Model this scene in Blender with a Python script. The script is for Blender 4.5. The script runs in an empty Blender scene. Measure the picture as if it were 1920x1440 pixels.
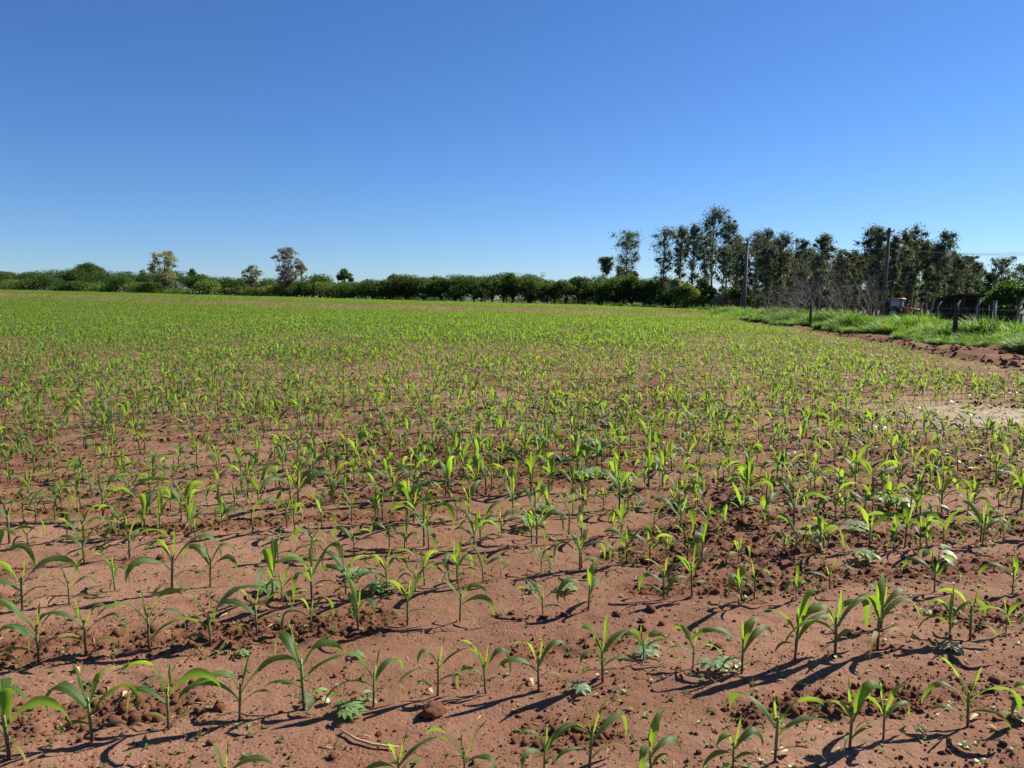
import bpy, math, random
import numpy as np
from mathutils import Vector, Matrix

# ------------------------------------------------------------------ camera, sky, sun, exposure
scene = bpy.context.scene
COL = scene.collection
EYE, FPX = 1.55, 1442.0
PITCH = math.atan(160 / FPX)
cam_data = bpy.data.cameras.new('camera')
cam_data.sensor_width = 36.0
cam_data.lens = 36.0 * FPX / 1920
cam_data.clip_start, cam_data.clip_end = 0.05, 9000
cam = bpy.data.objects.new('camera', cam_data)
cam.location = (0, 0, EYE)
cam.rotation_euler = (math.pi / 2 - PITCH, 0, 0)
COL.objects.link(cam)
scene.camera = cam

SUN_AZ, SUN_EL = math.radians(60), math.radians(38)      # azimuth to the right of the view axis
world = bpy.data.worlds.new('World')
scene.world = world
world.use_nodes = True
wn = world.node_tree
wn.nodes.clear()
sky = wn.nodes.new('ShaderNodeTexSky')
sky.sky_type = 'NISHITA'
sky.sun_disc = False
sky.sun_elevation, sky.sun_rotation = SUN_EL, SUN_AZ
sky.altitude, sky.air_density, sky.dust_density, sky.ozone_density = 900, 1.0, 0.15, 6.0
bg = wn.nodes.new('ShaderNodeBackground')
bg.inputs['Strength'].default_value = 0.052
wo = wn.nodes.new('ShaderNodeOutputWorld')
sat = wn.nodes.new('ShaderNodeHueSaturation')            # the phone's vivid rendering of a clear blue sky
sat.inputs['Saturation'].default_value = 1.08
wn.links.new(sky.outputs[0], sat.inputs['Color'])
tint = wn.nodes.new('ShaderNodeMix'); tint.data_type = 'RGBA'; tint.blend_type = 'MULTIPLY'
tint.inputs[0].default_value = 1.0; tint.inputs[7].default_value = (0.86, 1.0, 1.22, 1)
wn.links.new(sat.outputs[0], tint.inputs[6])
wn.links.new(tint.outputs[2], bg.inputs[0])
wn.links.new(bg.outputs[0], wo.inputs[0])
sun_data = bpy.data.lights.new('sun', 'SUN')
sun_data.energy, sun_data.angle, sun_data.color = 5.0, math.radians(0.5), (1.0, 0.91, 0.77)
sun = bpy.data.objects.new('sun', sun_data)
S = Vector((math.sin(SUN_AZ) * math.cos(SUN_EL), math.cos(SUN_AZ) * math.cos(SUN_EL), math.sin(SUN_EL)))
sun.rotation_euler = S.to_track_quat('Z', 'Y').to_euler()
sun.location = S * 300
COL.objects.link(sun)
vs = scene.view_settings
vs.view_transform, vs.look, vs.gamma, vs.use_curve_mapping = 'Standard', 'None', 1.0, False
vs.exposure = 1.0
scene.cycles.max_bounces = 8
scene.cycles.transparent_max_bounces = 8

rng = np.random.default_rng(11)
random.seed(5)

# ------------------------------------------------------------------ helpers
def smooth(a, b, x):
    t = np.clip((np.asarray(x, float) - a) / (b - a), 0, 1)
    return t * t * (3 - 2 * t)

def _hash(ix, iy, seed):
    h = (ix.astype(np.int64) * 374761393 + iy.astype(np.int64) * 668265263 + seed * 974634777) & 0xffffffff
    h = ((h ^ (h >> 13)) * 1274126177) & 0xffffffff
    h = h ^ (h >> 16)
    return (h & 0xffffff) / float(0xffffff)

def vnoise(x, y, seed=0):
    x, y = np.asarray(x, float), np.asarray(y, float)
    ix, iy = np.floor(x), np.floor(y)
    fx, fy = x - ix, y - iy
    fx, fy = fx * fx * fx * (fx * (6 * fx - 15) + 10), fy * fy * fy * (fy * (6 * fy - 15) + 10)
    a, b = _hash(ix, iy, seed), _hash(ix + 1, iy, seed)
    c, d = _hash(ix, iy + 1, seed), _hash(ix + 1, iy + 1, seed)
    return (a * (1 - fx) + b * fx) * (1 - fy) + (c * (1 - fx) + d * fx) * fy - 0.5

def ray(px, py):
    r, u = (px - 960) / FPX, (720 - py) / FPX
    return np.array([r, math.cos(PITCH) + u * math.sin(PITCH), -math.sin(PITCH) + u * math.cos(PITCH)])

ROW_A = math.radians(12.5)                     # direction of the sown rows
ca, sa = math.cos(ROW_A), math.sin(ROW_A)
ROW0, ROW_D = 2.24, 0.60
def row_coords(x, y):
    return x * ca + y * sa, -x * sa + y * ca   # along, across

def grass_edge(y): return 11.5 + 0.126 * np.asarray(y, float)
def crop_edge(y):  return np.minimum(8.1 + 0.165 * np.asarray(y, float), grass_edge(y) - 0.25)
def far_edge(x):   return 120 - 0.31 * (np.asarray(x, float) - 8)        # where the crop meets the treeline
def band_mid(x):   return np.interp(x, [-140, -68, -18, 16, 40], [124, 103, 84, 79, 77])

def macro(x, y):
    x, y = np.asarray(x, float), np.asarray(y, float)
    rise = np.minimum(0.0245 * np.maximum(0, 23 - x), 4.2) * smooth(15, 120, y) * (1 - smooth(190, 900, y))
    drop = -np.minimum(0.045 * np.maximum(0, x - grass_edge(y) - 1.5), 1.2) * smooth(8, 25, y) * (1 - smooth(250, 900, y))
    side = 0.13 * smooth(-0.6, 2.2, x - crop_edge(y)) * smooth(6, 12, y) * (1 - smooth(60, 80, y))       # the track lies on a low bank
    bank = (0.50 * smooth(-4.5, 4.5, y - band_mid(x)) - 0.36 * smooth(25, 72, y)) * (1 - smooth(14, 26, x)) * (1 - smooth(160, 400, y))   # contour terrace
    return rise + drop + bank + side

def rough_mask(x, y):
    """where the planter disturbed the crust: crumbly strips along the rows, in patches"""
    a, b = row_coords(x, y)
    ph = (b - ROW0 - 0.20) / ROW_D
    strip = np.exp(-((ph - np.round(ph)) * ROW_D / 0.19) ** 2)
    patch = smooth(-0.20, 0.20, vnoise(a * 0.9, b * 1.6, 3) + 0.5 * vnoise(a * 2.6, b * 4.0, 4))
    return np.clip(strip * patch * 1.1 + 0.6 * smooth(0.12, 0.35, vnoise(x * 0.7, y * 0.9, 9)), 0, 1)

def track_mask(x, y):
    return smooth(-0.15, 0.35, x - crop_edge(y)) * (1 - smooth(-0.2, 0.5, x - grass_edge(y))) * smooth(2, 6, y) * (1 - smooth(60, 76, y))

def micro(x, y):
    a, b = row_coords(x, y)
    near = 1 - smooth(14, 45, y)
    r = rough_mask(x, y)
    ph = (b - ROW0) / ROW_D
    h = 0.010 * np.cos(2 * math.pi * ph) * (0.5 + vnoise(a * 0.8, b * 0.8, 1))
    h += 0.032 * vnoise(a * 0.8, b * 1.3, 2) + 0.010 * vnoise(x * 5, y * 5, 5)
    h += r * (0.034 * vnoise(x * 12, y * 12, 6) + 0.026 * vnoise(x * 27, y * 27, 7) + 0.014 * vnoise(x * 55, y * 55, 8))
    h += 0.006 * vnoise(x * 37, y * 37, 12) + 0.007 * vnoise(x * 11, y * 14, 15)
    h *= near
    t = track_mask(x, y)
    d = x - crop_edge(y)
    h += t * (0.17 * vnoise(d * 2.4, y * 0.5, 14) + 0.10 * vnoise(x * 2.6, y * 1.5, 13) + 0.10 * vnoise(x * 6, y * 4, 17))
    return h

def ground_z(x, y): return macro(x, y) + micro(x, y)

def at(px, py):
    """ground point seen at a photo pixel"""
    d = ray(px, py)
    t = EYE / max(1e-4, -d[2])
    for _ in range(12):
        z = float(ground_z(d[0] * t, d[1] * t))
        t = 0.5 * t + 0.5 * (EYE - z) / max(1e-4, -d[2])
    return np.array([d[0] * t, d[1] * t, float(ground_z(d[0] * t, d[1] * t))])

def pt(px, py, Y):
    """point on the ray of a photo pixel at depth Y"""
    d = ray(px, py)
    return np.array([d[0] / d[1] * Y, Y, EYE + d[2] / d[1] * Y])

def tag(o, label=None, cat=None, group=None, kind=None):
    if label: o['label'] = label
    if cat: o['category'] = cat
    if group: o['group'] = group
    if kind: o['kind'] = kind
    return o

def mesh_np(name, V, F, mats, uv=None, smooth_sh=True, mat_idx=None):
    """mesh from vertex array and face list (one array per face size allowed)"""
    me = bpy.data.meshes.new(name)
    V = np.asarray(V, np.float32).reshape(-1, 3)
    if isinstance(F, np.ndarray): F = [F]
    F = [np.asarray(f, np.int32) for f in F if len(f)]
    me.vertices.add(len(V))
    me.vertices.foreach_set('co', V.ravel())
    nl = sum(f.size for f in F)
    np_ = sum(len(f) for f in F)
    me.loops.add(nl)
    me.loops.foreach_set('vertex_index', np.concatenate([f.ravel() for f in F]))
    me.polygons.add(np_)
    sizes = np.concatenate([np.full(len(f), f.shape[1], np.int32) for f in F])
    me.polygons.foreach_set('loop_start', np.concatenate([[0], np.cumsum(sizes)[:-1]]).astype(np.int32))
    if smooth_sh: me.polygons.foreach_set('use_smooth', np.ones(np_, bool))
    if mat_idx is not None: me.polygons.foreach_set('material_index', np.asarray(mat_idx, np.int32))
    if uv is not None:
        lay = me.uv_layers.new(name='UVMap')
        idx = np.concatenate([f.ravel() for f in F])
        lay.data.foreach_set('uv', np.asarray(uv, np.float32)[idx].ravel())
    for m in (mats if isinstance(mats, (list, tuple)) else [mats]): me.materials.append(m)
    me.update(calc_edges=True)
    me.validate()
    return me

def obj(name, me, parent=None, loc=(0, 0, 0)):
    o = bpy.data.objects.new(name, me)
    COL.objects.link(o)
    if parent is not None: o.parent = parent
    o.location = loc
    return o

def empty(name, loc, rz=0.0, sc=1.0):
    o = bpy.data.objects.new(name, None)
    o.empty_display_size = 0.1
    o.location = loc
    o.rotation_euler = (0, 0, rz)
    o.scale = (sc, sc, sc)
    COL.objects.link(o)
    return o

class MB:
    """collects simple solids and builds them as one mesh"""
    def __init__(s): s.V, s.F3, s.F4 = [], [], []
    def n(s): return len(s.V)
    def box(s, c, d, rot=None, taper=1.0, bevel=None):
        b = s.n()
        R = rot if rot is not None else Matrix.Identity(3)
        for z in (-1, 1):
            k = taper if z > 0 else 1.0
            for x, y in ((-1, -1), (1, -1), (1, 1), (-1, 1)):
                p = R @ Vector((x * d[0] / 2 * k, y * d[1] / 2 * k, z * d[2] / 2))
                s.V.append((p.x + c[0], p.y + c[1], p.z + c[2]))
        for f in ((3, 2, 1, 0), (4, 5, 6, 7), (0, 1, 5, 4), (1, 2, 6, 5), (2, 3, 7, 6), (3, 0, 4, 7)):
            s.F4.append([b + i for i in f])
        return s
    def hexa(s, pts):
        b = s.n(); s.V += [tuple(p) for p in pts]
        for f in ((3, 2, 1, 0), (4, 5, 6, 7), (0, 1, 5, 4), (1, 2, 6, 5), (2, 3, 7, 6), (3, 0, 4, 7)):
            s.F4.append([b + i for i in f])
        return s
    def tube(s, P, R, n=6, caps=True):
        P = [Vector(p) for p in P]
        if not hasattr(R, '__len__'): R = [R] * len(P)
        b = s.n()
        ref = Vector((0.31, 0.82, 0.11)).normalized()
        for i, p in enumerate(P):
            t = (P[min(i + 1, len(P) - 1)] - P[max(i - 1, 0)])
            t = t.normalized() if t.length > 1e-9 else Vector((0, 0, 1))
            u = ref - t * ref.dot(t)
            if u.length < 1e-3: u = Vector((1, 0, 0)) - t * t.x
            u.normalize(); v = t.cross(u)
            for k in range(n):
                a = 2 * math.pi * k / n
                q = p + (u * math.cos(a) + v * math.sin(a)) * R[i]
                s.V.append(tuple(q))
        for i in range(len(P) - 1):
            for k in range(n):
                a, c = b + i * n + k, b + i * n + (k + 1) % n
                s.F4.append([a, c, c + n, a + n])
        if caps:
            for base, flip in ((b, True), (b + (len(P) - 1) * n, False)):
                s.V.append(tuple(P[0] if flip else P[-1])); ci = s.n() - 1
                for k in range(n):
                    a, c = base + k, base + (k + 1) % n
                    s.F3.append([ci, c, a] if flip else [ci, a, c])
        return s
    def lathe(s, c, axis, prof, n=24):
        """rings (offset along axis, radius) round an axis"""
        axis = Vector(axis).normalized(); c = Vector(c)
        P = [c + axis * o for o, r in prof]
        b = s.n()
        u = axis.orthogonal().normalized(); v = axis.cross(u)
        for (o, r), p in zip(prof, P):
            for k in range(n):
                a = 2 * math.pi * k / n
                s.V.append(tuple(p + (u * math.cos(a) + v * math.sin(a)) * r))
        for i in range(len(prof) - 1):
            for k in range(n):
                a, d = b + i * n + k, b + i * n + (k + 1) % n
                s.F4.append([a, d, d + n, a + n])
        return s
    def build(s, name, mat, parent=None, smooth_sh=False):
        F = []
        if s.F3: F.append(np.array(s.F3))
        if s.F4: F.append(np.array(s.F4))
        return obj(name, mesh_np(name, np.array(s.V), F, mat, smooth_sh=smooth_sh), parent)

# ------------------------------------------------------------------ materials
def nmat(name):
    m = bpy.data.materials.new(name); m.use_nodes = True
    nt = m.node_tree; nt.nodes.clear()
    out = nt.nodes.new('ShaderNodeOutputMaterial')
    return m, nt, out

def N(nt, typ, **kw):
    n = nt.nodes.new(typ)
    for k, v in kw.items():
        if k in n.inputs.keys() if hasattr(n.inputs, 'keys') else False: n.inputs[k].default_value = v
        else: setattr(n, k, v)
    return n

def mixc(nt, fac, a, b, mode='MIX'):
    m = nt.nodes.new('ShaderNodeMix'); m.data_type = 'RGBA'; m.blend_type = mode
    for sock, val in ((m.inputs[0], fac), (m.inputs[6], a), (m.inputs[7], b)):
        if isinstance(val, (int, float)): sock.default_value = val
        elif isinstance(val, tuple): sock.default_value = (*val, 1)
        else: nt.links.new(val, sock)
    return m.outputs[2]

def noise(nt, scale, detail=4, rough=0.6, vec=None):
    n = nt.nodes.new('ShaderNodeTexNoise')
    n.inputs['Scale'].default_value = scale
    n.inputs['Detail'].default_value = detail
    n.inputs['Roughness'].default_value = rough
    if vec is not None: nt.links.new(vec, n.inputs['Vector'])
    return n.outputs['Fac']

def ramp(nt, fac, stops):
    r = nt.nodes.new('ShaderNodeValToRGB')
    while len(r.color_ramp.elements) < len(stops): r.color_ramp.elements.new(0.5)
    for e, (p, c) in zip(r.color_ramp.elements, stops):
        e.position = p; e.color = (*c, 1) if isinstance(c, tuple) else (c, c, c, 1)
    nt.links.new(fac, r.inputs[0])
    return r.outputs[0]

def leaf_mat(name, c1, c2, trans, tfac=0.45, rough=0.42, spec=0.5, veins=False):
    """leaf: reflects c1..c2 (varies by leaf or by plant), lets coloured light through"""
    m, nt, out = nmat(name)
    info = nt.nodes.new('ShaderNodeObjectInfo')
    geo = nt.nodes.new('ShaderNodeNewGeometry')
    rnd = nt.nodes.new('ShaderNodeMath'); rnd.operation = 'ADD'
    nt.links.new(info.outputs['Random'], rnd.inputs[0])
    nt.links.new(geo.outputs['Random Per Island'], rnd.inputs[1])
    half = nt.nodes.new('ShaderNodeMath'); half.operation = 'MULTIPLY'; half.inputs[1].default_value = 0.5
    nt.links.new(rnd.outputs[0], half.inputs[0])
    col = mixc(nt, half.outputs[0], c1, c2)
    tcol = mixc(nt, half.outputs[0], trans, tuple(0.72 * t for t in trans))
    p = nt.nodes.new('ShaderNodeBsdfPrincipled')
    p.inputs['Roughness'].default_value = rough
    p.inputs['Specular IOR Level'].default_value = spec
    if veins:
        uv = nt.nodes.new('ShaderNodeUVMap'); uv.uv_map = 'UVMap'
        sep = nt.nodes.new('ShaderNodeSeparateXYZ'); nt.links.new(uv.outputs[0], sep.inputs[0])
        d = nt.nodes.new('ShaderNodeMath'); d.operation = 'SUBTRACT'; d.inputs[1].default_value = 0.5
        nt.links.new(sep.outputs[0], d.inputs[0])
        ab = nt.nodes.new('ShaderNodeMath'); ab.operation = 'ABSOLUTE'; nt.links.new(d.outputs[0], ab.inputs[0])
        mid = ramp(nt, ab.outputs[0], [(0.0, 1.0), (0.07, 0.0)])
        col = mixc(nt, mid, col, (0.16, 0.24, 0.08))
        w = nt.nodes.new('ShaderNodeTexWave'); w.wave_type = 'BANDS'; w.bands_direction = 'X'
        w.inputs['Scale'].default_value = 6.0; w.inputs['Distortion'].default_value = 0.6
        nt.links.new(uv.outputs[0], w.inputs['Vector'])
        nz = noise(nt, 30, 3, 0.6)
        col = mixc(nt, nz, col, mixc(nt, 0.55, col, (0.03, 0.08, 0.02)))
        tip = ramp(nt, sep.outputs[1], [(0.86, 0.0), (1.0, 0.55)])
        col = mixc(nt, tip, col, (0.17, 0.19, 0.03))
        bm = nt.nodes.new('ShaderNodeBump'); bm.inputs['Strength'].default_value = 0.18
        bm.inputs['Distance'].default_value = 0.002
        nt.links.new(w.outputs['Fac'], bm.inputs['Height']); nt.links.new(bm.outputs[0], p.inputs['Normal'])
    nt.links.new(col, p.inputs['Base Color'])
    t = nt.nodes.new('ShaderNodeBsdfTranslucent'); nt.links.new(tcol, t.inputs['Color'])
    mx = nt.nodes.new('ShaderNodeMixShader'); mx.inputs[0].default_value = tfac
    nt.links.new(p.outputs[0], mx.inputs[1]); nt.links.new(t.outputs[0], mx.inputs[2])
    nt.links.new(mx.outputs[0], out.inputs['Surface'])
    return m

def plain_mat(name, c1, c2, scale=8, rough=0.8, metal=0.0, bump=0.0, stretch=None, spec=0.4):
    m, nt, out = nmat(name)
    tc = nt.nodes.new('ShaderNodeTexCoord')
    mp = nt.nodes.new('ShaderNodeMapping'); nt.links.new(tc.outputs['Object'], mp.inputs[0])
    if stretch: mp.inputs['Scale'].default_value = stretch
    f = noise(nt, scale, 5, 0.65, mp.outputs[0])
    col = ramp(nt, f, [(0.3, c1), (0.7, c2)])
    p = nt.nodes.new('ShaderNodeBsdfPrincipled')
    p.inputs['Roughness'].default_value = rough; p.inputs['Metallic'].default_value = metal
    p.inputs['Specular IOR Level'].default_value = spec
    nt.links.new(col, p.inputs['Base Color'])
    if bump:
        b = nt.nodes.new('ShaderNodeBump'); b.inputs['Strength'].default_value = 0.6; b.inputs['Distance'].default_value = bump
        nt.links.new(f, b.inputs['Height']); nt.links.new(b.outputs[0], p.inputs['Normal'])
    nt.links.new(p.outputs[0], out.inputs['Surface'])
    return m

def soil_mat():
    m, nt, out = nmat('red_soil')
    geo = nt.nodes.new('ShaderNodeNewGeometry'); pos = geo.outputs['Position']
    at_ = nt.nodes.new('ShaderNodeAttribute'); at_.attribute_name = 'zone'
    sep = nt.nodes.new('ShaderNodeSeparateColor'); nt.links.new(at_.outputs['Color'], sep.inputs[0])
    big = noise(nt, 1.3, 7, 0.68, pos)
    fine = noise(nt, 38, 5, 0.7, pos)
    grain = noise(nt, 260, 3, 0.7, pos)
    col = ramp(nt, big, [(0.3, SOIL_A), (0.7, SOIL_B)])
    col = mixc(nt, ramp(nt, fine, [(0.42, 0.0), (0.75, 0.55)]), col, SOIL_D)
    col = mixc(nt, ramp(nt, grain, [(0.35, 0.5), (0.62, 0.0)]), col, SOIL_D)
    crumb = mixc(nt, fine, (0.10, 0.045, 0.026), (0.185, 0.087, 0.050))
    col = mixc(nt, sep.outputs[0], col, crumb)                                   # crumbled, moister soil
    sand = mixc(nt, fine, (0.47, 0.39, 0.31), (0.35, 0.27, 0.21))
    col = mixc(nt, sep.outputs[1], col, sand)                                    # washed-out pale patch
    turf = mixc(nt, noise(nt, 3.0, 5, 0.7, pos), (0.05, 0.085, 0.02), (0.11, 0.10, 0.05))
    col = mixc(nt, sep.outputs[2], col, turf)
    p = nt.nodes.new('ShaderNodeBsdfPrincipled')
    p.inputs['Roughness'].default_value = 0.95; p.inputs['Specular IOR Level'].default_value = 0.12
    nt.links.new(col, p.inputs['Base Color'])
    b1 = nt.nodes.new('ShaderNodeBump'); b1.inputs['Strength'].default_value = 0.7; b1.inputs['Distance'].default_value = 0.012
    nt.links.new(fine, b1.inputs['Height'])
    b2 = nt.nodes.new('ShaderNodeBump'); b2.inputs['Strength'].default_value = 0.55; b2.inputs['Distance'].default_value = 0.003
    vo = nt.nodes.new('ShaderNodeTexVoronoi'); vo.inputs['Scale'].default_value = 75; nt.links.new(pos, vo.inputs['Vector'])
    b3 = nt.nodes.new('ShaderNodeBump'); b3.inputs['Distance'].default_value = 0.010; b3.invert = True
    bs = ramp(nt, noise(nt, 4.5, 4, 0.6, pos), [(0.45, 0.08), (0.7, 0.7)])
    nt.links.new(bs, b3.inputs['Strength']); nt.links.new(vo.outputs['Distance'], b3.inputs['Height']); nt.links.new(b1.outputs[0], b3.inputs['Normal'])
    nt.links.new(grain, b2.inputs['Height']); nt.links.new(b3.outputs[0], b2.inputs['Normal'])
    nt.links.new(b2.outputs[0], p.inputs['Normal'])
    nt.links.new(p.outputs[0], out.inputs['Surface'])
    return m

SOIL_A, SOIL_B, SOIL_D = (0.225, 0.118, 0.073), (0.355, 0.206, 0.142), (0.115, 0.055, 0.031)
M = {}
M['soil'] = soil_mat()
M['clod'] = plain_mat('clod_soil', (0.095, 0.043, 0.024), (0.20, 0.096, 0.056), 40, 0.95, bump=0.01, spec=0.1)
M['corn'] = leaf_mat('corn_leaf', (0.030, 0.098, 0.030), (0.062, 0.150, 0.038), (0.30, 0.50, 0.03), 0.43, 0.52, 0.35, veins=True)
M['corn_young'] = leaf_mat('corn_young_leaf', (0.06, 0.155, 0.028), (0.105, 0.21, 0.032), (0.39, 0.61, 0.032), 0.50, 0.52, 0.3, veins=True)
M['corn_old'] = leaf_mat('corn_old_leaf', (0.22, 0.20, 0.05), (0.30, 0.22, 0.09), (0.5, 0.42, 0.05), 0.35, 0.6, 0.2, veins=True)
def stem_mat():
    m, nt, out = nmat('corn_stem')
    tc = nt.nodes.new('ShaderNodeTexCoord')
    sep = nt.nodes.new('ShaderNodeSeparateXYZ'); nt.links.new(tc.outputs['Object'], sep.inputs[0])
    col = ramp(nt, sep.outputs[2], [(0.02, (0.085, 0.035, 0.035)), (0.075, (0.10, 0.13, 0.045)), (0.13, (0.15, 0.27, 0.06))])
    p = nt.nodes.new('ShaderNodeBsdfPrincipled'); p.inputs['Roughness'].default_value = 0.5
    nt.links.new(col, p.inputs['Base Color']); nt.links.new(p.outputs[0], out.inputs['Surface'])
    return m
M['stem'] = stem_mat()
M['weed'] = leaf_mat('weed_leaf', (0.12, 0.22, 0.07), (0.17, 0.28, 0.10), (0.4, 0.6, 0.08), 0.3, 0.5, 0.45)
M['weed_sheen'] = leaf_mat('weed_sheen_leaf', (0.15, 0.25, 0.11), (0.24, 0.35, 0.19), (0.35, 0.55, 0.08), 0.3, 0.38, 0.6)  # sky sheen on the leaves put into a paler base colour
M['sprout'] = leaf_mat('sprout_leaf', (0.10, 0.18, 0.05), (0.16, 0.24, 0.07), (0.45, 0.6, 0.05), 0.4)
M['grass'] = leaf_mat('tall_grass_blade', (0.04, 0.125, 0.017), (0.085, 0.19, 0.027), (0.32, 0.58, 0.028), 0.45, 0.5, 0.2)
M['grass_dark'] = leaf_mat('dark_grass_blade', (0.025, 0.085, 0.015), (0.06, 0.15, 0.025), (0.18, 0.40, 0.025), 0.36, 0.5, 0.25)
M['hedge'] = leaf_mat('hedge_foliage', (0.022, 0.050, 0.014), (0.058, 0.10, 0.024), (0.15, 0.28, 0.026), 0.30, 0.6, 0.15)
M['hedge_light'] = leaf_mat('light_foliage', (0.07, 0.12, 0.025), (0.12, 0.18, 0.045), (0.28, 0.42, 0.05), 0.34, 0.6, 0.15)
M['euca'] = leaf_mat('eucalyptus_foliage', (0.045, 0.068, 0.050), (0.120, 0.148, 0.105), (0.18, 0.235, 0.085), 0.32, 0.6, 0.15)
M['pale'] = leaf_mat('pale_foliage', (0.19, 0.22, 0.11), (0.28, 0.30, 0.17), (0.40, 0.45, 0.15), 0.4, 0.6, 0.3)
M['grey'] = leaf_mat('grey_foliage', (0.20, 0.20, 0.16), (0.30, 0.28, 0.23), (0.34, 0.34, 0.2), 0.35, 0.6, 0.3)
M['brown'] = leaf_mat('brown_foliage', (0.12, 0.055, 0.045), (0.18, 0.08, 0.06), (0.3, 0.12, 0.08), 0.3, 0.6, 0.3)
M['bark'] = plain_mat('dark_bark', (0.06, 0.045, 0.035), (0.12, 0.09, 0.07), 6, 0.9, bump=0.02, stretch=(1, 1, 0.2))
M['bark_pale'] = plain_mat('pale_bark', (0.17, 0.125, 0.10), (0.30, 0.24, 0.20), 4, 0.85, stretch=(1, 1, 0.25))
M['twig'] = plain_mat('dry_twig', (0.12, 0.095, 0.078), (0.23, 0.19, 0.16), 6, 0.9)
M['wood'] = plain_mat('weathered_wood', (0.035, 0.027, 0.023), (0.085, 0.066, 0.055), 9, 0.9, bump=0.01, stretch=(1, 1, 0.12))
M['pole'] = plain_mat('pole_wood', (0.085, 0.06, 0.05), (0.15, 0.11, 0.092), 9, 0.9, bump=0.01, stretch=(1, 1, 0.08))
M['concrete'] = plain_mat('post_concrete', (0.17, 0.17, 0.165), (0.26, 0.255, 0.24), 14, 0.9, bump=0.004)
M['pole_concrete'] = plain_mat('pole_concrete', (0.10, 0.08, 0.074), (0.165, 0.13, 0.12), 6, 0.9, bump=0.004)
M['wire'] = plain_mat('galvanised_wire', (0.10, 0.10, 0.10), (0.2, 0.2, 0.2), 30, 0.6, 0.4)
M['cable'] = plain_mat('cable', (0.05, 0.05, 0.055), (0.09, 0.09, 0.1), 30, 0.6)
M['ceramic'] = plain_mat('insulator_ceramic', (0.16, 0.08, 0.05), (0.22, 0.11, 0.07), 10, 0.3)
M['orange'] = plain_mat('orange_paint', (0.42, 0.115, 0.03), (0.52, 0.15, 0.04), 5, 0.45)
M['black'] = plain_mat('black_metal', (0.015, 0.015, 0.015), (0.03, 0.03, 0.03), 8, 0.6)
M['rubber'] = plain_mat('tyre_rubber', (0.018, 0.017, 0.016), (0.035, 0.032, 0.03), 12, 0.9)
M['rim'] = plain_mat('rim_paint', (0.5, 0.48, 0.42), (0.6, 0.58, 0.52), 6, 0.5)
M['roof'] = plain_mat('rusty_roof', (0.05, 0.032, 0.028), (0.10, 0.06, 0.05), 2.5, 0.7, 0.2)
M['straw'] = plain_mat('dry_straw', (0.34, 0.22, 0.11), (0.55, 0.40, 0.22), 25, 0.8)
M['husk'] = plain_mat('yellow_husk', (0.36, 0.25, 0.11), (0.50, 0.38, 0.20), 20, 0.7)
def glass_mat():
    m, nt, out = nmat('cab_glass')
    p = nt.nodes.new('ShaderNodeBsdfPrincipled')
    p.inputs['Base Color'].default_value = (0.55, 0.66, 0.70, 1); p.inputs['Roughness'].default_value = 0.12  # blue-grey of the reflected sky painted into the pane colour
    p.inputs['Transmission Weight'].default_value = 0.45; p.inputs['IOR'].default_value = 1.2
    nt.links.new(p.outputs[0], out.inputs['Surface'])
    return m
M['glass'] = glass_mat()

# ------------------------------------------------------------------ ground: one sheet to the horizon
def axis_steps(lo, hi, c0, c1, base, k):
    right, left = [c1], [c0]
    n = max(1, int(round((c1 - c0) / base)))
    mid = list(np.linspace(c0, c1, n + 1))
    s, x = base, c1
    while x < hi: x += s; s *= 1 + k; right.append(x)
    s, x = base, c0
    while x > lo: x -= s; s *= 1 + k; left.append(x)
    return np.array(sorted(left[1:])[:] + mid + right[1:])
gx = axis_steps(-2500, 2500, -2.4, 2.4, 0.021, 0.017)
gy = axis_steps(-60, 4500, 2.1, 4.6, 0.017, 0.0105)
gy = gy[gy < 4500]; gy = np.concatenate([gy[gy >= 1.2], [-60, -20, -6, -1, 0.5]]); gy.sort()
GX, GY = np.meshgrid(gx, gy)
GZ = ground_z(GX, GY)
nx, ny = len(gx), len(gy)
ii = (np.arange(ny - 1)[:, None] * nx + np.arange(nx - 1)[None, :]).ravel()
ground_me = mesh_np('ground', np.stack([GX, GY, GZ], -1).reshape(-1, 3),
                    np.stack([ii, ii + 1, ii + nx + 1, ii + nx], 1), M['soil'])
zone = np.zeros((ny, nx, 4), np.float32); zone[..., 3] = 1
grassy = np.clip(smooth(-0.2, 0.9, GX - grass_edge(GY) + 0.8 * vnoise(GX * 1.2, GY * 1.2, 21)) + smooth(-2, 4, GY - far_edge(GX)), 0, 1) * smooth(3, 8, GY)
zone[..., 0] = np.clip(0.85 * rough_mask(GX, GY) * (1 - smooth(20, 60, GY)) + 0.85 * track_mask(GX, GY) * (0.8 + 1.2 * vnoise(GX * 2, GY, 22))
                       + 0.35 * smooth(0.0, 0.3, vnoise(GX * 0.35, GY * 0.25, 23)), 0, 1)
SAND = at(1862, 782)
zone[..., 1] = np.exp(-(((GX - SAND[0]) / 1.45) ** 2 + ((GY - SAND[1]) / 1.25) ** 2) ** 1.5) * (0.75 + 0.6 * vnoise(GX * 3, GY * 3, 24))
zone[..., 2] = grassy
ca_ = ground_me.color_attributes.new('zone', 'FLOAT_COLOR', 'POINT')
ca_.data.foreach_set('color', zone.ravel())
ground = obj('ground', ground_me)
tag(ground, kind='structure')

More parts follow.
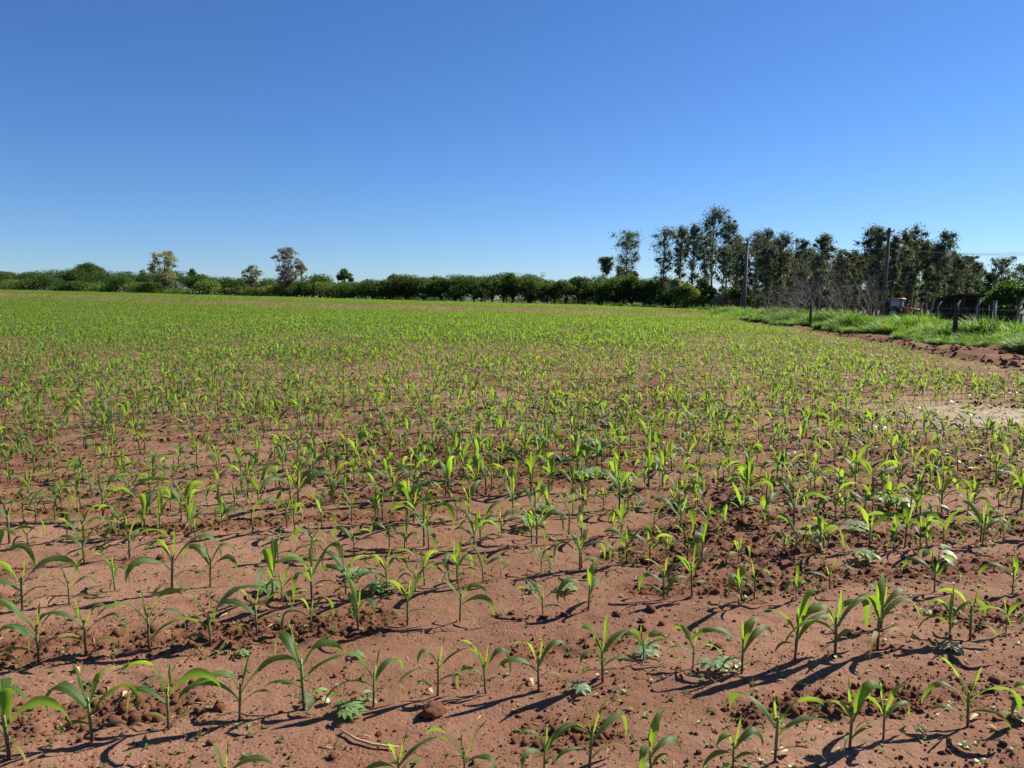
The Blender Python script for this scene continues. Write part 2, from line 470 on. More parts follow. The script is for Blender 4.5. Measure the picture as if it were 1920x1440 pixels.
# ------------------------------------------------------------------ scattering (for what nobody could count)
def scatter(name, pts, rot, scl, idx, sources, label, cat):
    me = bpy.data.meshes.new(name)
    n = len(pts)
    me.vertices.add(n)
    me.vertices.foreach_set('co', np.asarray(pts, np.float32).ravel())
    a = me.attributes.new('rot', 'FLOAT_VECTOR', 'POINT'); a.data.foreach_set('vector', np.asarray(rot, np.float32).ravel())
    a = me.attributes.new('scl', 'FLOAT_VECTOR', 'POINT'); a.data.foreach_set('vector', np.asarray(scl, np.float32).ravel())
    a = me.attributes.new('pick', 'INT', 'POINT'); a.data.foreach_set('value', np.asarray(idx, np.int32))
    o = obj(name, me)
    col = bpy.data.collections.new(name + '_kinds')
    for k, sm in enumerate(sources):
        col.objects.link(bpy.data.objects.new('%s_kind_%02d' % (name, k), sm))
    g = bpy.data.node_groups.new(name + '_scatter', 'GeometryNodeTree')
    g.interface.new_socket('Geometry', in_out='INPUT', socket_type='NodeSocketGeometry')
    g.interface.new_socket('Geometry', in_out='OUTPUT', socket_type='NodeSocketGeometry')
    gi, go = g.nodes.new('NodeGroupInput'), g.nodes.new('NodeGroupOutput')
    ci = g.nodes.new('GeometryNodeCollectionInfo')
    ci.inputs['Collection'].default_value = col
    ci.inputs['Separate Children'].default_value = True
    ci.inputs['Reset Children'].default_value = True
    iop = g.nodes.new('GeometryNodeInstanceOnPoints')
    def na(nm, t):
        x = g.nodes.new('GeometryNodeInputNamedAttribute'); x.data_type = t; x.inputs[0].default_value = nm
        return x.outputs[0]
    e2r = g.nodes.new('FunctionNodeEulerToRotation')
    g.links.new(na('rot', 'FLOAT_VECTOR'), e2r.inputs[0])
    g.links.new(gi.outputs[0], iop.inputs['Points'])
    g.links.new(ci.outputs[0], iop.inputs['Instance'])
    iop.inputs['Pick Instance'].default_value = True
    g.links.new(na('pick', 'INT'), iop.inputs['Instance Index'])
    g.links.new(e2r.outputs[0], iop.inputs['Rotation'])
    g.links.new(na('scl', 'FLOAT_VECTOR'), iop.inputs['Scale'])
    g.links.new(iop.outputs[0], go.inputs[0])
    md = o.modifiers.new('scatter', 'NODES'); md.node_group = g
    return tag(o, label, cat, kind='stuff')

# ------------------------------------------------------------------ corn
def ribbon(h0, az, e0, bend, power, L, W, roll0, roll1, fold, wave, rs, nseg=11, kink=None, side=0.0):
    """one blade: centre line that arches over, folded along the midrib"""
    s = np.linspace(0, 1, nseg + 1)
    el = e0 - bend * s ** power
    if kink: el = el - kink[1] * smooth(kink[0] - 0.06, kink[0] + 0.08, s)
    el = np.maximum(el, math.radians(-88))
    azs = az + side * s ** 1.5
    t = np.stack([np.cos(el) * np.cos(azs), np.cos(el) * np.sin(azs), np.sin(el)], 1)
    c = np.zeros((nseg + 1, 3)); ds = L / nseg
    c[1:] = np.cumsum((t[1:] + t[:-1]) / 2 * ds, 0)
    c += np.array([0.004 * math.cos(az), 0.004 * math.sin(az), h0])
    b0 = np.stack([-np.sin(azs), np.cos(azs), np.zeros_like(azs)], 1)
    n0 = np.cross(t, b0)
    roll = roll0 + (roll1 - roll0) * s ** 1.3
    b = b0 * np.cos(roll)[:, None] + n0 * np.sin(roll)[:, None]
    n = -b0 * np.sin(roll)[:, None] + n0 * np.cos(roll)[:, None]
    n = -n                                            # upper side of the blade
    w = W * np.minimum(1, 0.32 + 1.9 * s) * np.clip(1 - s ** 2.4, 0, 1) ** 0.8
    w[-1] = 0.0004
    fo = fold * (1 - 0.65 * s)
    V, UV = [], []
    for k, (u, uu) in enumerate(((-1, 0.0), (-0.52, 0.24), (0, 0.5), (0.52, 0.76), (1, 1.0))):
        off = b * (u * w * np.cos(fo))[:, None] + n * (abs(u) ** 1.2 * w * np.sin(fo))[:, None]
        if abs(u) == 1:
            off = off + n * (wave * w * np.sin(s * 17 + rs * 6 + u * 1.3) * s)[:, None]
        V.append(c + off); UV.append(np.stack([np.full(nseg + 1, uu), s], 1))
    V = np.stack(V, 1).reshape(-1, 3); UV = np.stack(UV, 1).reshape(-1, 2)
    F = []
    for i in range(nseg):
        for k in range(4):
            a = i * 5 + k
            F.append([a, a + 1, a + 6, a + 5])
    return V, np.array(F), UV

def corn_parts(seed, nseg=11, spread=None):
    """stem and leaves of one seedling about 0.30 m tall"""
    r = np.random.default_rng(seed)
    u = lambda a, b: float(r.uniform(a, b))
    rad = math.radians
    a0 = u(0, 2 * math.pi) if spread is None else spread
    nl = 6
    hs = np.array([0.040, 0.066, 0.094, 0.118, 0.134, 0.142][:nl]) * u(0.9, 1.12)
    leaves = []
    lean = (u(-0.05, 0.05), u(-0.05, 0.05))
    for i in range(nl):
        k = nl - 1 - i                              # 0 = innermost
        az = a0 + math.pi * i + u(-0.45, 0.45)
        if k == 0:   e0, bd, pw, L, W, fo = u(80, 88), u(2, 28), 2.2, u(.10, .15), u(.008, .0125), u(.6, 1.1)
        elif k == 1: e0, bd, pw, L, W, fo = u(64, 80), u(40, 130), u(1.5, 2.4), u(.17, .24), u(.0155, .023), u(.3, .6)
        elif k == 2: e0, bd, pw, L, W, fo = u(52, 72), u(100, 165), u(1.2, 1.9), u(.24, .33), u(.0165, .024), u(.2, .45)
        elif k == 3: e0, bd, pw, L, W, fo = u(42, 62), u(100, 150), u(1.1, 1.6), u(.23, .31), u(.0125, .019), u(.15, .4)
        else:        e0, bd, pw, L, W, fo = u(30, 52), u(80, 130), u(1.0, 1.4), u(.11, .18), u(.007, .010), u(.15, .4)
        kink = (u(.35, .7), rad(u(20, 60))) if r.random() < 0.55 and k in (1, 2, 3) else None
        h0 = float(hs[i])
        V, F, UV = ribbon(h0, az, rad(e0), rad(bd), pw, L, W, u(-.4, .4), u(-1.9, 1.9), fo, u(.08, .5), u(0, 1), nseg, kink, u(-.5, .5))
        V[:, 0] += lean[0] * h0; V[:, 1] += lean[1] * h0
        V[:, 2] = np.maximum(V[:, 2], 0.004 + 0.004 * np.arange(len(V)) / len(V))
        leaves.append((V, F, UV, k))
    mb = MB()
    top = float(hs[-1]) + 0.012
    z = np.linspace(-0.03, top, 6)
    R = np.interp(z, [-0.03, 0.0, 0.03, 0.10, top], [0.0052, 0.0054, 0.0047, 0.0055, 0.0040])
    mb.tube([(lean[0] * max(0, q), lean[1] * max(0, q), q) for q in z], list(R), 7)
    hmax = max(float(l[0][:, 2].max()) for l in leaves)
    return mb, leaves, hmax

def corn_meshes(seed, spread=None):
    mb, leaves, hmax = corn_parts(seed, 11, spread)
    F = [np.array(mb.F3), np.array(mb.F4)]
    ms = [('stem', mesh_np('stem', np.array(mb.V), F, M['stem']))]
    for V, Fq, UV, k in leaves:
        ms.append(('leaf', mesh_np('leaf', V, Fq, M['corn_young'] if k <= 1 else (M['corn_old'] if k >= 4 and (seed * 7 + k) % 5 < 2 else M['corn']), uv=UV)))
    return ms, hmax

def corn_joined(seed, nseg):
    mb, leaves, hmax = corn_parts(seed, nseg)
    V, F4, F3, UV, mi = [np.array(mb.V)], [np.array(mb.F4)], np.array(mb.F3), [np.zeros((len(mb.V), 2))], [0] * len(mb.F3) + [0] * len(mb.F4)
    off = len(mb.V)
    for v, f, uv, k in leaves:
        V.append(v); F4.append(f + off); UV.append(uv); off += len(v)
        mi += [2 if k <= 1 else 1] * len(f)
    me = mesh_np('corn_kind', np.concatenate(V), [F3, np.concatenate(F4)], [M['stem'], M['corn'], M['corn_young']], uv=np.concatenate(UV), mat_idx=mi)
    return me, hmax

# seedlings of the nearest rows: photo pixel of the foot and of the tip
ROWS = {
 'nearest': [(425, 1505, 1385), (747, 1478, 1368), (872, 1465, 1358), (1020, 1449, 1355), (1105, 1442, 1298), (1220, 1458, 1337), (1374, 1447, 1342),
             (1453, 1428, 1292), (1593, 1404, 1262), (1656, 1387, 1275), (1814, 1363, 1238), (1925, 1352, 1262)],
 'second': [(18, 1422, 1240), (173, 1391, 1237), (316, 1368, 1235), (449, 1352, 1228), (570, 1328, 1163), (700, 1325, 1214), (821, 1304, 1190), (910, 1299, 1200),
            (1010, 1297, 1180), (1130, 1280, 1152), (1207, 1242, 1170), (1299, 1253, 1172), (1391, 1263, 1160), (1490, 1237, 1112), (1566, 1230, 1102),
            (1645, 1217, 1086), (1781, 1203, 1100), (1819, 1200, 1080), (1886, 1185, 1118)],
 'third': [(-20, 1262, 1150), (73, 1242, 1110), (161, 1230, 1115), (280, 1216, 1092), (396, 1211, 1088), (482, 1192, 1092), (583, 1185, 1105), (671, 1179, 1088), (764, 1172, 1068),
           (862, 1165, 1078), (1018, 1152, 1085), (1103, 1145, 1055), (1245, 1122, 1040), (1297, 1118, 1022), (1385, 1137, 1052), (1414, 1123, 1045), (1493, 1126, 1055),
           (1555, 1106, 1040), (1652, 1178, 1085), (1752, 1110, 1028), (1898, 1112, 1040)],
 'fourth': [(42, 1143, 1038), (130, 1135, 1045), (215, 1108, 1035), (322, 1112, 985), (394, 1100, 1010), (18, 1019, 918), (53, 1023, 975), (158, 1055, 968), (243, 1045, 958),
            (340, 980, 900), (352, 981, 912), (417, 990, 912), (474, 997, 932), (54, 938, 870), (115, 951, 898), (151, 950, 892), (193, 970, 884), (247, 942, 880),
            (17, 888, 830), (64, 886, 820), (99, 891, 842), (141, 895, 858), (283, 910, 850), (325, 915, 852), (465, 938, 868)],
}
ORD = ['leftmost', 'second from the left', 'third from the left', 'fourth from the left', 'fifth from the left', 'sixth from the left', 'seventh from the left',
       'eighth from the left', 'ninth from the left', 'tenth from the left', 'eleventh from the left', 'twelfth from the left', 'thirteenth from the left',
       'fourteenth from the left', 'fifteenth from the left', 'sixteenth from the left', 'seventeenth from the left', 'eighteenth from the left',
       'nineteenth from the left', 'twentieth from the left', 'twenty-first from the left', 'twenty-second from the left']
CORN_GROUP = 'corn seedlings sown in rows across the field'
placed, unlabelled = [], []
def add_corn(x, y, h, rz, ms, hmax, label):
    z = float(ground_z(x, y))
    t = empty('corn_plant', (x, y, z - 0.004), rz, h / hmax)
    tag(t, label, 'corn plant', CORN_GROUP)
    for nm, me in ms: obj(nm, me, t)
    placed.append((x, y))
    if label is None: unlabelled.append((t, x, y, h))
seed = 100
for rname in ('nearest', 'second', 'third', 'fourth'):
    k = 0
    lst = sorted(ROWS[rname])
    hts = []
    for px, py, tip in lst:
        p = at(px, py); top = pt(px, tip, p[1]); hts.append(float(np.clip(top[2] - p[2], 0.10, 0.46)))
    for (px, py, tip), h in zip(lst, hts):
        p = at(px, py)
        seed += 1
        sp = float(rng.normal(0.15, 0.45)) + (math.pi if rng.random() < 0.5 else 0)   # blades mostly to left and right
        ms, hm = corn_meshes(seed, sp)
        size = 'tall' if h > 0.33 else ('small' if h < 0.22 else 'mid-sized')
        if rname == 'fourth':
            lab = None
        else:
            inside = [q for q in lst if q[0] > 0]
            lab = '%s young corn plant, %s in the %s row' % (size, ORD[inside.index((px, py, tip))] if px > 0 else 'cut by left picture edge', rname + (' sown' if rname == 'nearest' else ' nearest'))
        add_corn(float(p[0]), float(p[1]), h, 0.0, ms, hm, lab)
n_hand = len(placed)

# the remaining rows, sown on the same lines
cand = []
for k in range(-1, 260):
    b = ROW0 + ROW_D * k
    a = np.arange(-150, 90, 0.118) + rng.uniform(0, .2)
    a = a + rng.normal(0, 0.055, len(a)); bb = b + rng.normal(0, 0.05, len(a)) + 0.06 * vnoise(a * 0.15, np.full(len(a), k * 3.7), 31)
    cand.append(np.stack([a * ca - bb * sa, a * sa + bb * ca, np.full(len(a), k)], 1))
cand = np.concatenate(cand)
x, y = cand[:, 0], cand[:, 1]
keep = (np.abs(x) < 0.72 * y + 3.5) & (x < crop_edge(y) - 0.1 * rng.random(len(x)) - 0.5 * (vnoise(x, y, 41) + 0.3)) & (y < far_edge(x) - 1.5)
bm_ = band_mid(x)
dband = y - bm_
inband = np.exp(-(dband / 4.2) ** 2)
inband = np.clip(inband * 1.25, 0, 1)
keep &= rng.random(len(x)) > 0.05 + 0.45 * inband * (0.72 + 0.9 * vnoise(x * 0.06, y * 0.3, 42))
keep &= rng.random(len(x)) > 0.55 * smooth(0.12, 0.4, vnoise(x * 0.5, y * 0.5, 43)) * (y < 40)
keep &= (cand[:, 2] >= 3) | (x < -2.6 - 0.2 * y)
cand = cand[keep]
x, y = cand[:, 0], cand[:, 1]
pix_x = 960 + FPX * x / np.maximum(y, 0.1); depth_row = y
hand = np.array(placed)
near = y < 12
ok = np.ones(len(x), bool)
dd = np.sqrt((x[near, None] - hand[None, :, 0]) ** 2 + (y[near, None] - hand[None, :, 1]) ** 2).min(1)
ok[np.where(near)[0]] = dd > 0.19
ok &= ~((y < 4.5) & (x < -0.335 * y * 0.98) & (x > -0.68 * y))                     # the stretch at the left was placed by hand
cand = cand[ok]
x, y = cand[:, 0], cand[:, 1]
# the largest in view become plants of their own
inview = np.abs(x) < 0.69 * y + 0.15
d = np.sqrt(x ** 2 + y ** 2) + np.where(inview, 0, 1e4) + np.where(y < 2.3, 1e4, 0)
order = np.argsort(d)
solo = order[:300 - n_hand]
rest = np.setdiff1d(np.arange(len(x)), solo)
hfield = (0.27 - 0.045 * smooth(5, 10, y) + 0.035 * smooth(13, 35, y)) * (1 + 0.5 * vnoise(x * 0.3, y * 0.3, 51)) * np.clip(rng.normal(1, 0.2, len(x)), 0.45, 1.5)
sandw = np.exp(-(((x - SAND[0]) / 1.5) ** 2 + ((y - SAND[1]) / 1.4) ** 2))
hfield *= 1 - 0.5 * sandw
hfield *= 1 - 0.25 * smooth(4, 16, x) * (y < 60)
hfield *= 1 - 0.35 * smooth(-3.0, 0, x - crop_edge(y)) * (y < 60)
hfield *= np.where(y - band_mid(x) > 2, 0.8, 1.0)
pool = [corn_meshes(900 + k) for k in range(120)]
segs = [(-99, -0.22, 'left'), (-0.22, 0.22, 'middle'), (0.22, 99, 'right')]
for j, i in enumerate(solo):
    ms, hm = pool[int(rng.integers(0, len(pool)))]
    q = x[i] / y[i]
    side = [s for a, b, s in segs if a <= q < b][0]
    add_corn(float(x[i]), float(y[i]), float(hfield[i]), float(rng.uniform(0, 6.28)), ms, hm,
             None)
UNIT = ['', 'first', 'second', 'third', 'fourth', 'fifth', 'sixth', 'seventh', 'eighth', 'ninth']
TEEN = ['tenth', 'eleventh', 'twelfth', 'thirteenth', 'fourteenth', 'fifteenth', 'sixteenth', 'seventeenth', 'eighteenth', 'nineteenth']
def ordinal(n):
    if n < 10: return UNIT[n]
    if n < 20: return TEEN[n - 10]
    return {2: 'twent', 3: 'thirt', 4: 'fort', 5: 'fift', 6: 'sixt', 7: 'sevent'}[n // 10] + ('ieth' if n % 10 == 0 else 'y-' + UNIT[n % 10])
rows_ = {}
for t_, x_, y_, h_ in unlabelled:
    rows_.setdefault(max(3, int(round((row_coords(x_, y_)[1] - ROW0) / ROW_D))), []).append((x_ / y_, t_, h_))
for k_, lst_ in rows_.items():
    for j_, (q_, t_, h_) in enumerate(sorted(lst_, key=lambda e: e[0])):
        t_['label'] = '%s corn plant, %s from the left in the %s row from the camera' % ('tall' if h_ > .33 else 'small' if h_ < .22 else 'mid-sized', ordinal(j_ + 1), ordinal(k_ + 1))
kinds = [corn_joined(2000 + k, 6) for k in range(14)]
hk = np.array([h for _, h in kinds])
idx = rng.integers(0, len(kinds), len(rest))
sc = hfield[rest] / hk[idx]
rx, ry = x[rest], y[rest]
scatter('corn_crop', np.stack([rx, ry, ground_z(rx, ry) - 0.004], 1),
        np.stack([rng.normal(0, .06, len(rest)), rng.normal(0, .06, len(rest)), rng.uniform(0, 6.283, len(rest))], 1),
        np.repeat(sc[:, None], 3, 1), idx, [m for m, _ in kinds],
        'bright green young corn covering the field from the middle to the treeline', 'corn crop')

# ------------------------------------------------------------------ soil clods, sticks, husks
def clod_mesh(seed, sub=2):
    r = np.random.default_rng(seed)
    import bmesh
    bm = bmesh.new(); bmesh.ops.create_icosphere(bm, subdivisions=sub, radius=1)
    V = np.array([v.co[:] for v in bm.verts]); F = np.array([[v.index for v in f.verts] for f in bm.faces]); bm.free()
    ph = r.uniform(0, 10, 9)
    f = 1 + 0.16 * np.sin(V[:, 0] * 3 + ph[0]) * np.sin(V[:, 1] * 2.6 + ph[1]) + 0.13 * np.sin(V[:, 2] * 4 + ph[2]) + 0.08 * np.sin(V[:, 0] * 7 + V[:, 1] * 6 + ph[3]) + r.normal(0, .11, len(V))
    V = V * f[:, None] * np.array([1, r.uniform(.65, 1), r.uniform(.5, .8)])
    return mesh_np('clod_kind', V, F, M['clod'], smooth_sh=False)
clods = [clod_mesh(k, 1) for k in range(10)]
n = 190000
yy = 2.0 + 13 * rng.random(n) ** 1.6; xx = (rng.random(n) * 2 - 1) * (0.72 * yy + 0.6)
w = rough_mask(xx, yy)
kp = (rng.random(n) < (0.10 + 0.90 * w ** 1.2) * (1 - 0.9 * np.exp(-((xx - SAND[0]) / 1.5) ** 2 - ((yy - SAND[1]) / 1.3) ** 2))) & (xx < crop_edge(yy) + 2.4)
xx, yy, w = xx[kp], yy[kp], w[kp]
sz = 0.0022 + 0.0048 * rng.random(len(xx)) ** 2 + 0.019 * rng.random(len(xx)) ** 8 * (0.3 + w)
sz *= 1 + 0.05 * yy
nt_ = 16000
yt = 8 + 44 * rng.random(nt_) ** 1.3; xt = crop_edge(yt) + rng.random(nt_) * (grass_edge(yt) + .5 - crop_edge(yt)); kt = vnoise(xt * 1.4, yt * .5, 19) + .4 * (rng.random(nt_) - .5) > -0.03
xx = np.concatenate([xx, xt[kt]]); yy = np.concatenate([yy, yt[kt]]); sz = np.concatenate([sz, 0.012 + 0.075 * rng.random(kt.sum()) ** 6])
scatter('soil_clods', np.stack([xx, yy, ground_z(xx, yy) - sz * 0.05], 1), rng.uniform(-3.1, 3.1, (len(xx), 3)),
        sz[:, None] * rng.uniform(.6, 1.25, (len(xx), 3)), rng.integers(0, len(clods), len(xx)), clods, 'reddish brown crumbs of soil strewn along the sown rows', 'soil clods')

big = clod_mesh(77, 3)
p = at(813, 1340)
o = obj('soil_clod', big, None, (p[0], p[1], p[2] + 0.018)); o.scale = (0.042, 0.04, 0.045); o.rotation_euler = (0.1, 0.2, 0.6)
tag(o, 'round fist-sized brown clod of earth, largest on the soil near the middle front', 'clod')
CL = [(1345, 1215, 20), (1205, 1180, 15), (1240, 1172, 14), (1205, 1165, 13), (1228, 1190, 16), (1010, 1385 - 40, 0), (1310, 1412, 12), (625, 1420, 14), (710, 1378, 11), (790, 1345, 12),
      (1864, 1279, 20), (1857, 1295, 16), (1698, 1306, 16), (1713, 1305, 14), (1576, 1375, 11), (1615, 1324, 9), (1882, 1395, 15), (1690, 1420, 8), (1060, 1287, 10), (373, 1337, 18), (410, 1330, 22),
      (295, 1350, 17), (395, 1397, 16), (360, 1280, 13), (170, 1284, 12), (150, 1390, 12), (1220, 1145, 20), (1158, 1153, 14), (1057, 1155, 16), (1018, 1158, 14)]
CL = [c for c in CL if c[2]]
for j, (cx, cy, w_) in enumerate(CL):
    p = at(cx, cy); rr = w_ / FPX * math.hypot(p[1], EYE) * 0.5
    o = obj('soil_clod', clod_mesh(300 + j, 2), None, (p[0], p[1], p[2] + rr * 0.35)); o.scale = (rr, rr, rr)
    o.rotation_euler = tuple(rng.uniform(-0.5, 0.5, 3))
    tag(o, '%s lump of red-brown earth between the nearest rows, %s from the left' % ('broad' if w_ > 15 else 'small', ordinal(1 + sorted(CL).index((cx, cy, w_)))), 'clod', 'lumps of earth between the front rows')

p = [at(640, 1375), at(668, 1392), at(700, 1402), at(748, 1407)]
tag(MB().tube([tuple(q + np.array([0, 0, 0.012])) for q in p], [0.004, 0.005, 0.005, 0.003], 6).build('dry_stalk', M['straw'], None, True),
    'curved dry brown stalk lying on bare soil in the front row', 'stalk')
STK = [((858, 1154), (868, 1148)), ((1015, 1330), (985, 1290)), ((1760, 1097), (1790, 1090)), ((585, 1165), (605, 1150))]
STK = [((408, 1162), (426, 1152), 'pale straw bit beside the third-row corn, towards the left'), ((105, 1353), (122, 1372), 'short pale straw lying right of the corn in the left front corner'),
       ((748, 1130), (757, 1124), 'tiny pale straw on the soil behind the third corn row'), ((1455, 1278), (1472, 1279), 'flat pale straw fragment on smooth soil below the right-hand corn'),
       ((672, 1383), (695, 1385), 'thin straw piece lying above the curved dry stalk'), ((288, 1304), (320, 1303), 'long thin dry stem lying flat on the left soil')]
for a_, b_, lb in STK:
    A, B = at(*a_), at(*b_)
    tag(MB().tube([tuple(A + [0, 0, .006]), tuple((A + B) / 2 + [0, 0, .010]), tuple(B + [0, 0, .007])], [0.002, 0.003, 0.0018], 5).build('dry_straw', M['straw'], None, True), lb, 'straw', 'bits of straw on the soil')
HUSK = [((1820, 1353), (1838, 1346), 0.008, 'yellow rolled husk at the foot of the last corn in the front row'), ((1461, 1420), (1480, 1413), 0.014, 'yellow dead leaf at the corn foot near the bottom right'),
        ((812, 1302), (802, 1296), 0.010, 'pale yellow dead leaf at the foot of the twin corn in the middle'), ((1001, 1288), (996, 1275), 0.011, 'pale yellow leaf scrap left of the leaning middle corn'),
        ((1120, 1276), (1126, 1270), 0.011, 'pale dry leaf scrap beside the pointed middle corn'), ((1655, 1208), (1665, 1205), 0.010, 'cream husk beside the corn of the right second row'),
        ((232, 1312), (242, 1300), 0.010, 'cream dead leaf scrap on the soil at left front'), ((147, 1253), (150, 1262), 0.008, 'small curled husk behind the left front corn')]
for a_, b_, wd, lb in HUSK:
    A, B = at(*a_) + [0, 0, .006], at(*b_) + [0, 0, .007]
    dv = (B - A) / np.linalg.norm(B - A); sd = np.cross(dv, [0, 0, 1]); sd /= np.linalg.norm(sd)
    s_ = np.linspace(0, 1, 6); V = []
    for q in s_:
        c = A + (B - A) * q + np.array([0, 0, 0.010 * math.sin(q * 3.1)]); ww = wd * math.sin(0.35 + q * 2.5)
        V += [c + sd * ww + [0, 0, ww * .6], c, c - sd * ww + [0, 0, ww * .6]]
    F = [[i * 3 + k, i * 3 + k + 1, i * 3 + k + 4, i * 3 + k + 3] for i in range(5) for k in range(2)]
    tag(obj('dead_leaf', mesh_np('dead_leaf', np.array(V), np.array(F), M['husk'])), lb, 'dead leaf', 'dead leaves on the soil')

def straw_mesh(seed):
    r = np.random.default_rng(seed)
    m = MB(); m.tube([(-.5, 0, .02), (0, r.normal(0, .06), .06), (.5, r.normal(0, .08), .02)], [.035, .045, .03], 4)
    return mesh_np('straw_kind', np.array(m.V), [np.array(m.F3), np.array(m.F4)], M['straw'])
n = 2600
yy = 2.1 + 9 * rng.random(n) ** 1.4; xx = (rng.random(n) * 2 - 1) * (0.72 * yy + .4)
kp = rng.random(n) < 0.2 + 0.8 * rough_mask(xx, yy); xx, yy = xx[kp], yy[kp]
sz = 0.012 + 0.045 * rng.random(len(xx)) ** 2.5
scatter('straw_litter', np.stack([xx, yy, ground_z(xx, yy) + .001], 1), np.stack([rng.normal(0, .2, len(xx)), rng.normal(0, .2, len(xx)), rng.uniform(0, 6.28, len(xx))], 1),
        np.repeat(sz[:, None], 3, 1), rng.integers(0, 5, len(xx)), [straw_mesh(k) for k in range(5)], 'fine bits of dry straw littering the red soil', 'straw litter')

# ------------------------------------------------------------------ weeds
def leaf_blade(L, W, lobes, r):
    """flat broad leaf in the xy plane, base at origin, pointing to +x"""
    V, F = [(0, 0, 0)], []
    if lobes == 1:
        s_ = np.linspace(0.06, 1, 6)
        ww = W * np.array([0.45, 0.95, 1.0, 0.78, 0.42, 0.0])
        prev = None
        for q, w_ in zip(s_, ww):
            z = -0.35 * L * q * q
            V += [(L * q, w_, z + 0.25 * w_), (L * q, 0, z), (L * q, -w_, z + 0.25 * w_)]
        F3 = [[0, 2, 1], [0, 3, 2]]
        F4 = []
        for i in range(5):
            for k in range(2):
                a = 1 + i * 3 + k; F4.append([a, a + 1, a + 4, a + 3])
        return np.array(V, float), np.array(F3), np.array(F4)
    F3, F4 = [], []
    for k in range(lobes):
        an = (k / (lobes - 1) - 0.5) * math.radians(245)
        l = L * (1 - 0.32 * abs(k / (lobes - 1) - 0.5) * 2)
        c, s = math.cos(an), math.sin(an)
        b = len(V)
        for q, w_ in ((0.38, 0.17), (0.68, 0.20), (1.0, 0.0)):
            for sg in (1, 0, -1):
                X, Y = l * q, sg * W * w_
                V.append((X * c - Y * s, X * s + Y * c, -0.22 * l * q * q + (0.05 * L if sg else 0) * (q < 1) ))
        F3 += [[0, b + 1, b], [0, b + 2, b + 1]]
        for i in range(2):
            for j in range(2):
                a = b + i * 3 + j; F4.append([a, a + 1, a + 4, a + 3])
    return np.array(V, float), np.array(F3), np.array(F4)

def weed(px, py, size, lobes, nleaf, label, seed, mat='weed', group='broad-leaved weeds between the corn'):
    r = np.random.default_rng(seed); size *= 0.52
    p = at(px, py)
    t = empty('broadleaf_weed', tuple(p - [0, 0, 0.003]), 0)
    tag(t, label, 'weed', group)
    H = size * 0.55
    MB().tube([(0, 0, -0.01), (0.004, 0.003, H * .5), (0.0, 0.0, H)], [0.003, 0.0027, 0.002], 6).build('stem', M['stem'], t, True)
    for k in range(nleaf):
        az = k * 2.4 + r.uniform(-.4, .4); L = size * r.uniform(.55, .8) * (1 if k < nleaf - 1 else 1.15)
        h = H * (0.45 + 0.55 * k / max(1, nleaf - 1)); pet = size * r.uniform(.25, .5) if k < nleaf - 1 else 0.01
        tilt = r.uniform(-.35, .3) if k < nleaf - 1 else 0.0
        base = np.array([pet * math.cos(az), pet * math.sin(az), h + pet * 0.35])
        V, F3, F4 = leaf_blade(L, L * (0.38 if lobes == 1 else 0.95), lobes, r)
        if lobes > 1: V[:, 0] -= 0.0
        ct, st = math.cos(tilt), math.sin(tilt)
        x_, z_ = V[:, 0] * ct - V[:, 2] * st, V[:, 0] * st + V[:, 2] * ct
        c, s = math.cos(az), math.sin(az)
        V = np.stack([x_ * c - V[:, 1] * s, x_ * s + V[:, 1] * c, z_], 1) + base
        V[:, 2] = np.maximum(V[:, 2], 0.004)
        lf = obj('leaf', mesh_np('leaf', V, [F3, F4], M[mat]), t)
        if pet > 0.012:
            MB().tube([(0, 0, h * .92), tuple(base * [.5, .5, 1] - [0, 0, .0 + 0.002]), tuple(base)], [0.0016, 0.0014, 0.0012], 5).build('leaf_stalk', M['sprout'], lf, True)
    return t
weed(650, 1345, 0.15, 7, 4, 'pale star-leaved weed in front of the tall corn, left of the round clod', 1)
weed(590, 1318, 0.13, 1, 5, 'weed with oval grey-green leaves at the foot of the tallest front corn', 2, 'weed_sheen')
weed(680, 1318, 0.12, 1, 4, 'oval-leaved weed between the star-leaved weed and its right-hand corn', 3, 'weed_sheen')
weed(1083, 1300, 0.12, 5, 4, 'drooping lobed weed between two corn plants in the middle front', 4, 'weed_sheen')
weed(1210, 1232, 0.14, 5, 5, 'lobed weed beside the thin leaning corn, middle right', 5, 'weed_sheen')
weed(1340, 1260, 0.15, 5, 6, 'bushy lobed weed between two corn plants right of the centre', 6, 'weed_sheen')
weed(1375, 1253, 0.10, 1, 4, 'small oval-leaved weed touching the corn right of the bushy lobed weed', 7, 'weed_sheen')
weed(710, 1110, 0.17, 7, 5, 'tall lobed weed standing between the third and fourth rows', 8)
weed(505, 1112, 0.16, 7, 4, 'pale star-leaved weed over dark crumbly soil behind the third row', 9)
weed(660, 1082, 0.15, 5, 4, 'lobed weed in the dark soil left of the tall lobed weed', 10, 'weed_sheen')
weed(452, 1228, 0.09, 5, 3, 'small pale weed on bare soil right of the third-row corn', 11)
weed(668, 1232, 0.09, 5, 3, 'small starry weed on bare soil behind the tall front corn', 12)
weed(1060, 1110, 0.14, 5, 4, 'yellowish weed left of the dark shadow behind the middle third row', 13)
weed(1000, 1108, 0.10, 5, 4, 'small lobed weed at the foot of the leaning corn in the third row', 14, 'weed_sheen')
weed(1785, 1225, 0.12, 1, 5, 'low oval-leaved weed at the foot of the right second-row corn', 15, 'weed_sheen')
weed(1735, 1150, 0.08, 5, 3, 'small pale weed on bare soil between right-hand corn plants', 16)
weed(1900, 1352, 0.10, 1, 4, 'small upright weed at the right picture edge', 17)
weed(40, 1128, 0.08, 5, 3, 'tiny weed in the bare soil at the far left', 18)
weed(1160, 1298, 0.07, 1, 4, 'tiny sprouting weed at the foot of the pointed middle corn', 19, 'sprout')
